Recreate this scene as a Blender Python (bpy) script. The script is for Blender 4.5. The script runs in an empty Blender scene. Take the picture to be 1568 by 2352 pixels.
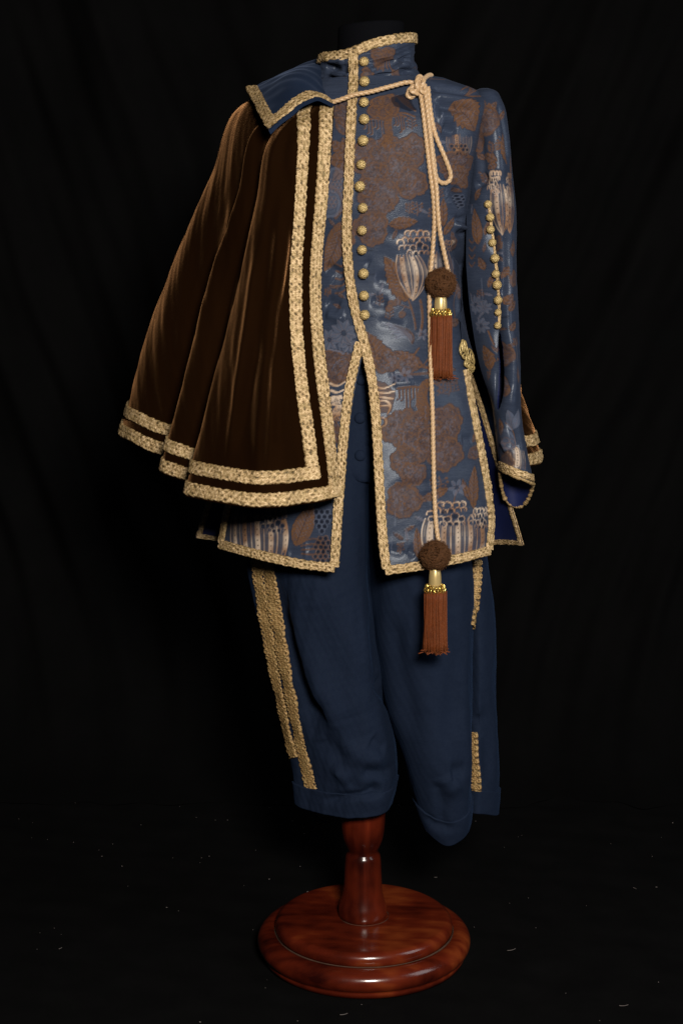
import bpy, math, random
import numpy as np
from mathutils import Vector
from mathutils.bvhtree import BVHTree

rng = np.random.default_rng(7)
random.seed(7)
scene = bpy.context.scene
COL = scene.collection
R = math.radians

# ------------------------------------------------------------------ camera
CAM = np.array([-0.04, -2.70, 1.27]); PITCH = R(9.9); FPX = 3684.0
cam = bpy.data.cameras.new('camera'); cam_o = bpy.data.objects.new('camera', cam); COL.objects.link(cam_o)
cam_o.location = CAM; cam_o.rotation_euler = (R(90) - PITCH, 0, 0)
cam.sensor_fit = 'VERTICAL'; cam.sensor_height = 36.0; cam.sensor_width = 24.0
cam.lens = 36.0 * FPX / 2352.0; cam.clip_start = 0.05; cam.clip_end = 50
scene.camera = cam_o

# ------------------------------------------------------------------ world, lamps, exposure
w = bpy.data.worlds.new('World'); scene.world = w; w.use_nodes = True
w.node_tree.nodes['Background'].inputs[0].default_value = (0.6, 0.7, 1.0, 1)
w.node_tree.nodes['Background'].inputs[1].default_value = 0.006
def area(name, loc, target, sx, sy, power, color):
    l = bpy.data.lights.new(name, 'AREA'); l.shape = 'RECTANGLE'; l.size = sx; l.size_y = sy
    l.energy = power; l.color = color
    o = bpy.data.objects.new(name, l); COL.objects.link(o); o.location = loc
    o.rotation_euler = (Vector(target) - Vector(loc)).to_track_quat('-Z', 'Y').to_euler()
    return o
area('softbox_lamp', (0.36, -2.95, 1.86), (0, 0, 1.0), 0.50, 0.40, 116, (1.0, 0.93, 0.84))
area('fill_lamp', (2.3, -1.0, 1.8), (0, 0, 1.1), 1.0, 1.4, 16, (0.90, 0.96, 1.0))
vs = scene.view_settings
scene.display_settings.display_device = 'sRGB'
vs.view_transform = 'Standard'; vs.look = 'None'; vs.exposure = 0.0; vs.gamma = 1.0; vs.use_curve_mapping = False

# ------------------------------------------------------------------ maths helpers
CP, SP = math.cos(PITCH), math.sin(PITCH)
def ray(u, v):
    a, b = (u - 784.0) / FPX, -(v - 1176.0) / FPX
    return np.array([a, CP + b * SP, -SP + b * CP])
def at(u, v, y):
    """world point on the plane Y = y seen at photo position u, v (1568 x 2352)"""
    d = ray(u, v); return CAM + d * ((y - CAM[1]) / d[1])
def spl(xk, yk, x):
    """cubic Hermite spline through keys (first axis)"""
    xk = np.asarray(xk, float); yk = np.asarray(yk, float); x = np.asarray(x, float)
    h = np.diff(xk); sh = (-1,) + (1,) * (yk.ndim - 1)
    d = np.diff(yk, axis=0) / h.reshape(sh)
    m = np.empty_like(yk); m[0] = d[0]; m[-1] = d[-1]
    if len(xk) > 2:
        w1 = h[1:] / (h[1:] + h[:-1]); m[1:-1] = d[:-1] * w1.reshape(sh) + d[1:] * (1 - w1).reshape(sh)
    i = np.clip(np.searchsorted(xk, x, side='right') - 1, 0, len(xk) - 2)
    t = ((x - xk[i]) / h[i]); t = t.reshape(t.shape + (1,) * (yk.ndim - 1)); hh = h[i].reshape(t.shape)
    return ((2*t**3 - 3*t**2 + 1) * yk[i] + (t**3 - 2*t**2 + t) * hh * m[i]
            + (-2*t**3 + 3*t**2) * yk[i+1] + (t**3 - t**2) * hh * m[i+1])
def chord(p):
    p = np.asarray(p, float); return np.concatenate([[0], np.cumsum(np.linalg.norm(np.diff(p, axis=0), axis=1))])
def smooth_poly(p, step):
    p = np.asarray(p, float); c = chord(p); n = max(2, int(c[-1] / step) + 1)
    return spl(c, p, np.linspace(0, c[-1], n))
def unit(a): return a / np.maximum(np.linalg.norm(a, axis=-1, keepdims=True), 1e-12)
def wob(p, freqs, seed, n=7):
    """smooth pseudo noise from a few sine waves; freqs = per-axis frequency (1/m)"""
    r = np.random.default_rng(seed); out = np.zeros(p.shape[:-1]); f = np.asarray(freqs, float)
    for k in range(n):
        d = r.normal(size=p.shape[-1]) * f * 2 * math.pi
        out += np.sin(p @ d + r.uniform(0, 6.28))
    return out / math.sqrt(n)

# ------------------------------------------------------------------ objects
def link(o, parent=None):
    COL.objects.link(o)
    if parent is not None: o.parent = parent
    return o
def mesh_np(name, V, F4, mat, parent=None, smooth=True, attrs=None):
    V = np.ascontiguousarray(V, dtype=np.float32).reshape(-1, 3); F4 = np.ascontiguousarray(F4, dtype=np.int32)
    k = F4.shape[1]; me = bpy.data.meshes.new(name)
    me.vertices.add(len(V)); me.vertices.foreach_set('co', V.ravel())
    me.loops.add(F4.size); me.loops.foreach_set('vertex_index', F4.ravel())
    me.polygons.add(len(F4)); me.polygons.foreach_set('loop_start', np.arange(0, F4.size, k, dtype=np.int32))
    me.polygons.foreach_set('use_smooth', np.full(len(F4), smooth, dtype=bool))
    me.update(calc_edges=True); me.validate()
    for an, arr in (attrs or {}).items():
        a = me.attributes.new(an, 'FLOAT_COLOR', 'POINT'); a.data.foreach_set('color', np.ascontiguousarray(arr, dtype=np.float32).ravel())
    me.materials.append(mat)
    return link(bpy.data.objects.new(name, me), parent)
def gridfaces(nr, nc, base=0, closed=False):
    i = np.arange(nr - 1)[:, None]; m = nc if closed else nc - 1; j = np.arange(m)[None, :]; j2 = (j + 1) % nc
    return np.stack([i*nc + j, i*nc + j2, (i+1)*nc + j2, (i+1)*nc + j], -1).reshape(-1, 4) + base
def grid_obj(name, P, mat, parent=None, attrs=None, closed=False, cut=None):
    nr, nc = P.shape[:2]; F = gridfaces(nr, nc, 0, closed)
    if cut is not None: F = F[~cut.reshape(-1)[F].any(axis=1)]
    return mesh_np(name, P.reshape(-1, 3), F, mat, parent, True, attrs)
class Bag:
    """collects several grids into one mesh"""
    def __init__(s): s.V = []; s.F = []; s.n = 0; s.A = []
    def grid(s, P, closed=False, val=None):
        nr, nc = P.shape[:2]; s.F.append(gridfaces(nr, nc, s.n, closed)); s.V.append(P.reshape(-1, 3)); s.n += nr * nc
        s.A.append(np.tile(np.array(val if val is not None else (0.5, 0.5, 0.5, 1.0)), (nr*nc, 1)))
    def build(s, name, mat, parent=None):
        return mesh_np(name, np.concatenate(s.V), np.concatenate(s.F), mat, parent, True, {'pat': np.concatenate(s.A)})
def frames(C):
    C = np.asarray(C, float); T = unit(np.gradient(C, axis=0)); N = np.empty_like(T)
    a = np.array([0.3, 1, 0.2]); n = a - T[0] * (a @ T[0]); N[0] = n / np.linalg.norm(n)
    for i in range(1, len(C)):
        n = N[i-1] - T[i] * (N[i-1] @ T[i]); N[i] = n / (np.linalg.norm(n) + 1e-12)
    return T, N, np.cross(T, N)
def tube(C, r, k=8, lobes=0, pitch=0.016, cap=True):
    """swept tube; lobes > 0 makes a twisted rope of that many plies"""
    C = np.asarray(C, float); T, N, B = frames(C); r = np.broadcast_to(np.asarray(r, float), (len(C),)).copy()
    s = chord(C); ph = np.linspace(0, 2*math.pi, k, endpoint=False)[None, :]
    rad = r[:, None] * np.ones((1, k))
    if lobes: rad = r[:, None] * (0.70 + 0.36 * np.abs(np.cos(0.5 * lobes * (ph - 2*math.pi * s[:, None] / (pitch * 1.0)))))
    P = C[:, None] + rad[..., None] * (np.cos(ph)[..., None] * N[:, None] + np.sin(ph)[..., None] * B[:, None])
    if cap:
        P = np.concatenate([np.repeat(C[:1][:, None], k, 1), P, np.repeat(C[-1:][:, None], k, 1)])
    return P
def lathe(prof, loc, n=96):
    prof = np.asarray(prof, float); a = np.linspace(0, 2*math.pi, n, endpoint=False)
    return np.stack([prof[:, None, 0] * np.cos(a) + loc[0], prof[:, None, 0] * np.sin(a) + loc[1], prof[:, None, 1] + loc[2] + 0*a], -1)
def thing(name, label, cat, loc=(0, 0, 0), group=None):
    o = bpy.data.objects.new(name, None); o.empty_display_size = 0.1; COL.objects.link(o)
    o['label'] = label; o['category'] = cat
    if group: o['group'] = group
    return o

class Surf:
    """a cloth surface sampled as a grid P[v, u]; photo points are found on it by ray casting"""
    def __init__(s, P, axis=None, sub=3):
        s.P = P; s.nv, s.nu = P.shape[:2]
        s.N = s._normals(P)
        c = P.mean(axis=1, keepdims=True) if axis is None else np.array(axis)[None, None, :] * np.ones((s.nv, 1, 1))
        d = P - c; d = d * np.array([1, 1, 0 if axis is None else 0.3]); 
        if np.mean(np.sum(d * s.N, -1)) < 0: s.N = -s.N
        s.s = np.concatenate([np.zeros((s.nv, 1)), np.cumsum(np.linalg.norm(np.diff(P, axis=1), axis=2), axis=1)], 1)
        s.t = np.concatenate([np.zeros((1, s.nu)), np.cumsum(np.linalg.norm(np.diff(P, axis=0), axis=2), axis=0)], 0)
        s.iv = np.unique(np.r_[np.arange(0, s.nv, sub), s.nv - 1]); s.iu = np.unique(np.r_[np.arange(0, s.nu, sub), s.nu - 1])
        Q = P[np.ix_(s.iv, s.iu)]; nr, nc = Q.shape[:2]; f = gridfaces(nr, nc)
        tri = np.concatenate([f[:, [0, 1, 2]], f[:, [0, 2, 3]]], 1).reshape(-1, 3)
        s.Q = Q.reshape(-1, 3); s.nc = nc
        s.bvh = BVHTree.FromPolygons([tuple(x) for x in s.Q.tolist()], tri.tolist(), all_triangles=True)
        s.tri = tri
    @staticmethod
    def _normals(P):
        return unit(np.cross(np.gradient(P, axis=1), np.gradient(P, axis=0)))
    def bil(s, A, u, v):
        x = np.clip(np.asarray(u, float), 0, 1) * (s.nu - 1); y = np.clip(np.asarray(v, float), 0, 1) * (s.nv - 1)
        i = np.minimum(x.astype(int), s.nu - 2); j = np.minimum(y.astype(int), s.nv - 2); a = x - i; b = y - j
        if A.ndim == 3: a = a[..., None]; b = b[..., None]
        return A[j, i]*(1-a)*(1-b) + A[j, i+1]*a*(1-b) + A[j+1, i]*(1-a)*b + A[j+1, i+1]*a*b
    def pos(s, u, v): return s.bil(s.P, u, v)
    def nor(s, u, v): return unit(s.bil(s.N, u, v))
    def st(s, u, v): return np.stack([s.bil(s.s, u, v), s.bil(s.t, u, v)], -1)
    def _uv(s, loc, idx):
        k = s.tri[idx]; a, b, c = s.Q[k[0]], s.Q[k[1]], s.Q[k[2]]; p = np.array(loc)
        e1, e2, q = b - a, c - a, p - a
        d11, d12, d22, q1, q2 = e1@e1, e1@e2, e2@e2, q@e1, q@e2; den = d11*d22 - d12*d12 + 1e-20
        w1 = (d22*q1 - d12*q2) / den; w2 = (d11*q2 - d12*q1) / den; w0 = 1 - w1 - w2
        g = [(s.iu[x % s.nc] / (s.nu-1), s.iv[x // s.nc] / (s.nv-1)) for x in k]
        return (w0*g[0][0] + w1*g[1][0] + w2*g[2][0], w0*g[0][1] + w1*g[1][1] + w2*g[2][1])
    def hit(s, u, v):
        d = ray(u, v); r = s.bvh.ray_cast(Vector(CAM), Vector(d).normalized())
        return None if r[0] is None else s._uv(r[0], r[2])
    def path(s, px, step=1.6):
        """photo polyline -> (uv array) along the surface"""
        out = [s.hit(*p) for p in smooth_poly(px, step)]
        return np.array([o for o in out if o is not None])
    def dent(s, px, width, depth):
        """soft crease (depth > 0 inwards) along a photo polyline, kept for apply()"""
        uv = s.path(px, 6)
        if len(uv) > 1: s.dents = getattr(s, 'dents', []) + [(s.pos(uv[:, 0], uv[:, 1]), width, depth)]
    def apply_dents(s, P, N):
        H = np.zeros(P.shape[:-1])
        for C, wd, dp in getattr(s, 'dents', []):
            lo, hi = C.min(0) - 3*wd, C.max(0) + 3*wd
            m = np.all((P > lo) & (P < hi), axis=-1)
            if not m.any(): continue
            q = P[m]; best = np.full(len(q), 1e9); tt = np.zeros(len(q)); n = len(C)
            for i in range(n - 1):
                a, b = C[i], C[i+1]; e = b - a; t = np.clip(((q - a) @ e) / (e @ e + 1e-12), 0, 1)
                d = np.linalg.norm(q - a - t[:, None]*e, axis=1); better = d < best
                best = np.where(better, d, best); tt = np.where(better, (i + t) / (n - 1), tt)
            fade = np.clip(np.minimum(tt, 1 - tt) * 5 + 0.1, 0, 1)
            H[m] -= dp * fade * np.exp(-(best / wd)**2)
        return P + N * H[..., None]

# ------------------------------------------------------------------ materials
def newmat(name):
    m = bpy.data.materials.new(name); m.use_nodes = True; nt = m.node_tree
    return m, nt, nt.nodes['Principled BSDF']
def nd(nt, t, **kw):
    n = nt.nodes.new(t)
    for k, v in kw.items():
        if k in n.inputs: n.inputs[k].default_value = v
        else: setattr(n, k, v)
    return n
def ramp(nt, fac, stops):
    r = nt.nodes.new('ShaderNodeValToRGB'); nt.links.new(fac, r.inputs[0]); e = r.color_ramp.elements
    while len(e) < len(stops): e.new(0.5)
    for k, (p, c) in enumerate(stops): e[k].position = p; e[k].color = tuple(c) + (1,)
    return r.outputs[0]
def mixc(nt, fac, a, b, mode='MIX'):
    m = nt.nodes.new('ShaderNodeMix'); m.data_type = 'RGBA'; m.blend_type = mode
    for sock, v in ((m.inputs[0], fac), (m.inputs[6], a), (m.inputs[7], b)):
        if hasattr(v, 'links'): nt.links.new(v, sock)
        else: sock.default_value = v if not isinstance(v, tuple) or len(v) == 4 else v + (1,)
    return m.outputs[2]
def noise(nt, scale, detail=4, rough=0.55, vec=None, dist=0):
    n = nd(nt, 'ShaderNodeTexNoise', Scale=scale, Detail=detail, Roughness=rough, Distortion=dist)
    if vec: nt.links.new(vec, n.inputs['Vector'])
    return n.outputs['Fac']
def objco(nt, scale=(1, 1, 1)):
    c = nt.nodes.new('ShaderNodeTexCoord'); m = nt.nodes.new('ShaderNodeMapping'); m.inputs['Scale'].default_value = scale
    nt.links.new(c.outputs['Object'], m.inputs[0]); return m.outputs[0]
def bump(nt, bs, h, strength, dist):
    b = nd(nt, 'ShaderNodeBump', Strength=strength, Distance=dist); nt.links.new(h, b.inputs['Height']); nt.links.new(b.outputs[0], bs.inputs['Normal'])
def math_n(nt, op, a, b=None):
    m = nt.nodes.new('ShaderNodeMath'); m.operation = op
    for k, v in enumerate((a, b)):
        if v is None: continue
        if hasattr(v, 'links'): nt.links.new(v, m.inputs[k])
        else: m.inputs[k].default_value = v
    return m.outputs[0]
def setp(bs, **kw):
    for k, v in kw.items(): bs.inputs[k.replace('_', ' ')].default_value = v

def mat_brocade():
    m, nt, bs = newmat('brocade'); L = nt.links
    a = nd(nt, 'ShaderNodeAttribute', attribute_name='pat'); s = nt.nodes.new('ShaderNodeSeparateColor'); L.new(a.outputs['Color'], s.inputs[0])
    v = objco(nt); n1 = noise(nt, 60, 3, vec=v); n2 = noise(nt, 700, 3, vec=v); n3 = noise(nt, 14, 3, vec=v)
    blue = mixc(nt, n1, (0.0205, 0.0282, 0.0490), (0.0285, 0.0378, 0.0630))
    slub = noise(nt, 1.0, 3, 0.6, objco(nt, (45, 45, 520))); blue = mixc(nt, ramp(nt, slub, [(0.40, (0, 0, 0)), (0.66, (1, 1, 1))]), blue, (0.031, 0.041, 0.068))
    brown = mixc(nt, n2, (0.062, 0.030, 0.0145), (0.165, 0.082, 0.037))
    cur = noise(nt, 150, 3, 0.6, v, 2.2); mot = ramp(nt, cur, [(0.36, (0.50, 0.50, 0.50)), (0.56, (1, 1, 1))])
    bm = mixc(nt, 1.0, s.outputs[0], mot, 'MULTIPLY')
    c = mixc(nt, bm, blue, brown)
    c = mixc(nt, s.outputs[2], c, (0.105, 0.122, 0.175))
    gold = mixc(nt, ramp(nt, noise(nt, 26, 2, 0.5, v), [(0.40, (0, 0, 0)), (0.62, (1, 1, 1))]), (0.25, 0.135, 0.068), (0.58, 0.46, 0.35))
    c = mixc(nt, s.outputs[1], c, gold)
    c = mixc(nt, a.outputs['Alpha'], c, (0.008, 0.009, 0.016))
    L.new(c, bs.inputs['Base Color'])
    rr = math_n(nt, 'ADD', math_n(nt, 'MULTIPLY', s.outputs[0], 0.30), 0.29); L.new(rr, bs.inputs['Roughness'])
    L.new(math_n(nt, 'SUBTRACT', 0.17, math_n(nt, 'MULTIPLY', s.outputs[0], 0.13)), bs.inputs['Specular IOR Level'])
    setp(bs,  Specular_Tint=(0.85, 0.92, 1.0, 1), Sheen_Weight=0.04, Sheen_Roughness=0.4, Sheen_Tint=(0.5, 0.6, 0.9, 1))
    h = math_n(nt, 'ADD', math_n(nt, 'MULTIPLY', n2, 0.5), math_n(nt, 'ADD', math_n(nt, 'MULTIPLY', s.outputs[0], 0.7), s.outputs[1]))
    bump(nt, bs, h, 0.45, 0.0012); return m
def mat_velvet(name, base, sheen, weight=1.0, srough=0.28, nap=0.008):
    m, nt, bs = newmat(name); L = nt.links
    v = objco(nt, (16, 16, 2.2)); n = noise(nt, 1.0, 3, 0.5, v); n2 = noise(nt, 900, 2, vec=objco(nt))
    c = mixc(nt, n, tuple(x*0.6 for x in base), tuple(x*1.5 for x in base)); L.new(c, bs.inputs['Base Color'])
    setp(bs, Roughness=0.9, Specular_IOR_Level=0.0, Sheen_Weight=weight, Sheen_Roughness=srough)
    t = mixc(nt, ramp(nt, n, [(0.32, (0, 0, 0)), (0.7, (1, 1, 1))]), tuple(x*0.45 for x in sheen), sheen); L.new(t, bs.inputs['Sheen Tint'])
    bump(nt, bs, math_n(nt, 'ADD', math_n(nt, 'MULTIPLY', n2, 0.12), n), 0.5, nap); return m
def mat_gold_braid(name, lo, mid, hi, metal=0.25):
    m, nt, bs = newmat(name); L = nt.links
    a = nd(nt, 'ShaderNodeAttribute', attribute_name='pat'); s = nt.nodes.new('ShaderNodeSeparateColor'); L.new(a.outputs['Color'], s.inputs[0])
    v = objco(nt); n = noise(nt, 420, 4, 0.7, v); n2 = noise(nt, 130, 2, vec=v)
    k = math_n(nt, 'ADD', math_n(nt, 'MULTIPLY', s.outputs[0], 0.62), math_n(nt, 'MULTIPLY', math_n(nt, 'SUBTRACT', n, 0.5), 0.8))
    c = ramp(nt, k, [(0.02, lo), (0.30, mid), (0.72, hi)])
    c = mixc(nt, ramp(nt, n2, [(0.45, (0, 0, 0)), (0.62, (0.4, 0.4, 0.4))]), c, (0.40, 0.29, 0.12), 'MIX')
    L.new(c, bs.inputs['Base Color']); setp(bs, Roughness=0.42, Metallic=metal, Specular_IOR_Level=0.6)
    bump(nt, bs, n, 0.8, 0.0022); return m
def mat_cord():
    m, nt, bs = newmat('silk_cord'); v = objco(nt); n = noise(nt, 500, 3, vec=v)
    nt.links.new(mixc(nt, n, (0.36, 0.225, 0.110), (0.58, 0.39, 0.215)), bs.inputs['Base Color'])
    setp(bs, Roughness=0.38, Specular_IOR_Level=0.5, Sheen_Weight=0.2); bump(nt, bs, n, 0.3, 0.0008); return m
def mat_plain(name, c0, c1, scale=300, rough=0.7, spec=0.3, metal=0.0, b=0.3, bd=0.001, sheen=0.0, sheen_t=(1, 1, 1)):
    m, nt, bs = newmat(name); n = noise(nt, scale, 4, 0.6, objco(nt))
    nt.links.new(mixc(nt, n, c0, c1), bs.inputs['Base Color'])
    setp(bs, Roughness=rough, Specular_IOR_Level=spec, Metallic=metal, Sheen_Weight=sheen, Sheen_Tint=sheen_t + (1,), Sheen_Roughness=0.4)
    bump(nt, bs, n, b, bd); return m
def mat_wool():
    m, nt, bs = newmat('navy_wool'); L = nt.links
    n = noise(nt, 8, 4, 0.6, objco(nt, (1, 1, 0.6))); n2 = noise(nt, 800, 3, 0.7, objco(nt)); n3 = noise(nt, 180, 3, 0.6, objco(nt))
    c = mixc(nt, n, (0.0056, 0.0099, 0.0228), (0.0082, 0.0136, 0.0300)); c = mixc(nt, n3, c, (0.0110, 0.0175, 0.0350)); L.new(c, bs.inputs['Base Color'])
    setp(bs, Roughness=0.8, Specular_IOR_Level=0.05, Sheen_Weight=0.03, Sheen_Roughness=0.4, Sheen_Tint=(0.2, 0.4, 0.9, 1))
    bump(nt, bs, math_n(nt, 'ADD', n2, math_n(nt, 'MULTIPLY', n3, 0.6)), 0.35, 0.0008); return m
def mat_wood(name, vertical=False):
    m, nt, bs = newmat(name); L = nt.links
    v = objco(nt, (26, 26, 2.2) if vertical else (3.5, 30, 30)); n = noise(nt, 1.6, 6, 0.62, v, 0.8)
    g = objco(nt, (5, 5, .5) if vertical else (1.6, 6.0, 4.0)); wv = nd(nt, 'ShaderNodeTexWave', Scale=3.0, Distortion=9.0, Detail=4.0)
    wv.inputs['Detail Scale'].default_value = 0.7; wv.bands_direction = 'X' if vertical else 'DIAGONAL'; L.new(g, wv.inputs['Vector'])
    big = noise(nt, 7, 3, 0.6, objco(nt, (1, 1.6, 1)))
    f = math_n(nt, 'ADD', math_n(nt, 'MULTIPLY', wv.outputs['Fac'], 0.03 if vertical else 0.05), math_n(nt, 'ADD', math_n(nt, 'MULTIPLY', n, 0.22), math_n(nt, 'MULTIPLY', big, 0.74)))
    c = ramp(nt, f, [(0.34, (0.018, 0.0022, 0.0013)), (0.54, (0.098, 0.0122, 0.0042)), (0.74, (0.230, 0.047, 0.0110))])
    n4 = noise(nt, 46, 6, 0.85, objco(nt, (1, 1, 2))); c = mixc(nt, ramp(nt, n4, [(0.69, (0, 0, 0)), (0.74, (0.6, 0.6, 0.6))]), c, (0.36, 0.13, 0.065))
    L.new(c, bs.inputs['Base Color'])
    nr = noise(nt, 45, 4, 0.6, objco(nt)); L.new(math_n(nt, 'ADD', math_n(nt, 'MULTIPLY', nr, 0.16), 0.13), bs.inputs['Roughness'])
    setp(bs, Specular_IOR_Level=0.42, Coat_Weight=0.2, Coat_Roughness=0.1)
    bump(nt, bs, math_n(nt, 'ADD', n4, math_n(nt, 'MULTIPLY', f, 0.3)), 0.10, 0.0015); return m

M = {}
M['brocade'] = mat_brocade()
M['velvet'] = mat_velvet('brown_velvet', (0.0080, 0.0032, 0.0011), (0.60, 0.295, 0.125), 1.0, 0.29)
M['navy_velvet'] = mat_velvet('navy_velvet', (0.0095, 0.0160, 0.0340), (0.16, 0.21, 0.34), 0.30, 0.4, 0.0012)
M['braid'] = mat_gold_braid('gold_braid', (0.050, 0.032, 0.010), (0.36, 0.235, 0.100), (0.78, 0.57, 0.325))
M['braid2'] = mat_gold_braid('loop_braid', (0.040, 0.022, 0.008), (0.30, 0.175, 0.060), (0.60, 0.39, 0.165))
M['button'] = mat_plain('gold_filigree', (0.22, 0.14, 0.035), (0.88, 0.66, 0.30), 420, 0.30, 0.7, 0.40, 0.9, 0.0025)
M['knot_gold'] = mat_plain('gold_thread', (0.20, 0.14, 0.04), (0.60, 0.45, 0.19), 400, 0.4, 0.6, 0.35, 0.5, 0.001)
M['cord'] = mat_cord()
M['yarn'] = mat_plain('brown_yarn', (0.014, 0.0050, 0.0018), (0.100, 0.040, 0.012), 330, 0.8, 0.2, 0, 0.5, 0.0012, 0.15, (0.6, 0.35, 0.2))
M['fringe'] = mat_plain('rust_fringe', (0.072, 0.0150, 0.0030), (0.18, 0.043, 0.0085), 160, 0.6, 0.2, 0, 0.2, 0.0005, 0.1, (0.9, 0.5, 0.3))
M['bead'] = mat_plain('satin_gold', (0.50, 0.36, 0.14), (0.66, 0.50, 0.23), 30, 0.32, 0.5, 0.45, 0.05, 0.0005)
M['ruff'] = mat_plain('bright_gold', (0.55, 0.36, 0.06), (0.85, 0.62, 0.20), 300, 0.22, 0.6, 0.85, 0.2, 0.0005)
M['wool'] = mat_wool()
M['lining'] = mat_plain('blue_lining', (0.0060, 0.0100, 0.050), (0.0095, 0.016, 0.075), 40, 0.6, 0.25, 0, 0.15, 0.001)
M['jersey'] = mat_plain('black_jersey', (0.0018, 0.0019, 0.0027), (0.0032, 0.0034, 0.0046), 700, 0.9, 0.04, 0, 0.4, 0.0006)
M['backdrop'] = mat_plain('black_muslin', (0.0017, 0.0017, 0.0018), (0.0040, 0.0039, 0.0040), 5, 0.95, 0.04, 0, 0.1, 0.001)
M['floorcloth'] = mat_plain('black_floor_cloth', (0.0016, 0.0016, 0.0017), (0.0050, 0.0049, 0.0051), 9, 0.95, 0.04, 0, 0.3, 0.001)
M['wood'] = mat_wood('mahogany'); M['wood_pole'] = mat_wood('turned_mahogany', True)
M['dust'] = mat_plain('grey_dust', (0.035, 0.016, 0.010), (0.12, 0.070, 0.05), 90, 0.95, 0.1, 0, 0.3, 0.0006)
M['lint'] = mat_plain('pale_lint', (0.05, 0.042, 0.04), (0.24, 0.21, 0.20), 60, 0.9, 0.1, 0, 0.1, 0.0005)

# ------------------------------------------------------------------ the setting: black cloth
def cloth_sheet():
    X = np.linspace(-1.7, 1.7, 300); Z = np.linspace(0.0, 2.6, 230); x, z = np.meshgrid(X, Z)
    y = 1.30 + 0*x
    q = np.stack([x, z], -1)
    lean = np.where(x < 0, x + 0.30*z, x - 0.42*z)
    y += 0.030 * np.sin(2*math.pi*lean*2.6 + 1.3*np.sin(2.1*z)) * (0.5 + 0.5*wob(q, (0.5, 0.4), 3))
    y += 0.012 * np.sin(2*math.pi*lean*6.1 + 2*wob(q, (0.8, 0.5), 4))
    y += 0.006 * wob(np.stack([lean, 0.4*z + 0.3*x], -1), (9, 5), 5)
    y -= np.where(z < 0.55, 0.55 - np.sqrt(np.clip(0.55**2 - (0.55 - z)**2, 0, 1)), 0)*1.0
    o = grid_obj('backdrop', np.stack([x, y, z], -1), M['backdrop']); o['kind'] = 'structure'; o['label'] = 'black cloth backdrop hanging in soft folds'
    X = np.linspace(-1.7, 1.7, 260); Y = np.linspace(-1.6, 0.80, 220); x, y = np.meshgrid(X, Y); q = np.stack([x, y], -1)
    z = -0.002 + 0.0016*wob(q, (6, 5), 8) - 0.0028*np.clip((0.8 - y)/.3, 0, 1)
    o = grid_obj('floor', np.stack([x, y, z], -1), M['floorcloth']); o['kind'] = 'structure'; o['label'] = 'black cloth spread over the floor'
    b = Bag(); r = np.random.default_rng(3)
    for k in range(150):
        c = np.array([r.uniform(-0.85, 0.9), r.uniform(-0.75, 0.85), -0.0015])
        if math.hypot(c[0], c[1]) < 0.2: continue
        if r.uniform() < 0.995:
            a = r.uniform(0, 6.28); l = 0.0005 + 0.0013*r.uniform()**3; d = np.array([math.cos(a), math.sin(a), 0.1])
            b.grid(tube(np.stack([c - d*l, c, c + d*l]), 0.0004 + 0.0005*r.uniform()**2, 5))
        else:
            a = r.uniform(0, 6.28); l = r.uniform(0.006, 0.016); t = np.linspace(-1, 1, 9)[:, None]; d = np.array([math.cos(a), math.sin(a), 0]); e = np.array([-d[1], d[0], 0.1])
            b.grid(tube(c + d*l*t + e*l*r.uniform(-.6, .6)*t**2, 0.00035, 5))
    for u, v, l, a in ((1457, 2040, .004, 2.2), (1175, 2182, .009, .5), (140, 2178, .004, 1), (1432, 2310, .008, .2), (790, 2330, .007, .4), (1000, 2015, .003, 0)):
        d0 = ray(u, v); c = CAM + d0*((0.0 - CAM[2])/d0[2]); t = np.linspace(-1, 1, 9)[:, None]
        d = np.array([math.cos(a), math.sin(a), 0]); e = np.array([-d[1], d[0], 0.2]); b.grid(tube(c + d*l*t + e*l*.2*t**2, 0.0005, 5))
    o = b.build('lint', M['lint']); o['kind'] = 'stuff'; o['label'] = 'scattered pale lint and dust specks on the black floor cloth'; o['category'] = 'lint'
cloth_sheet()

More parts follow.
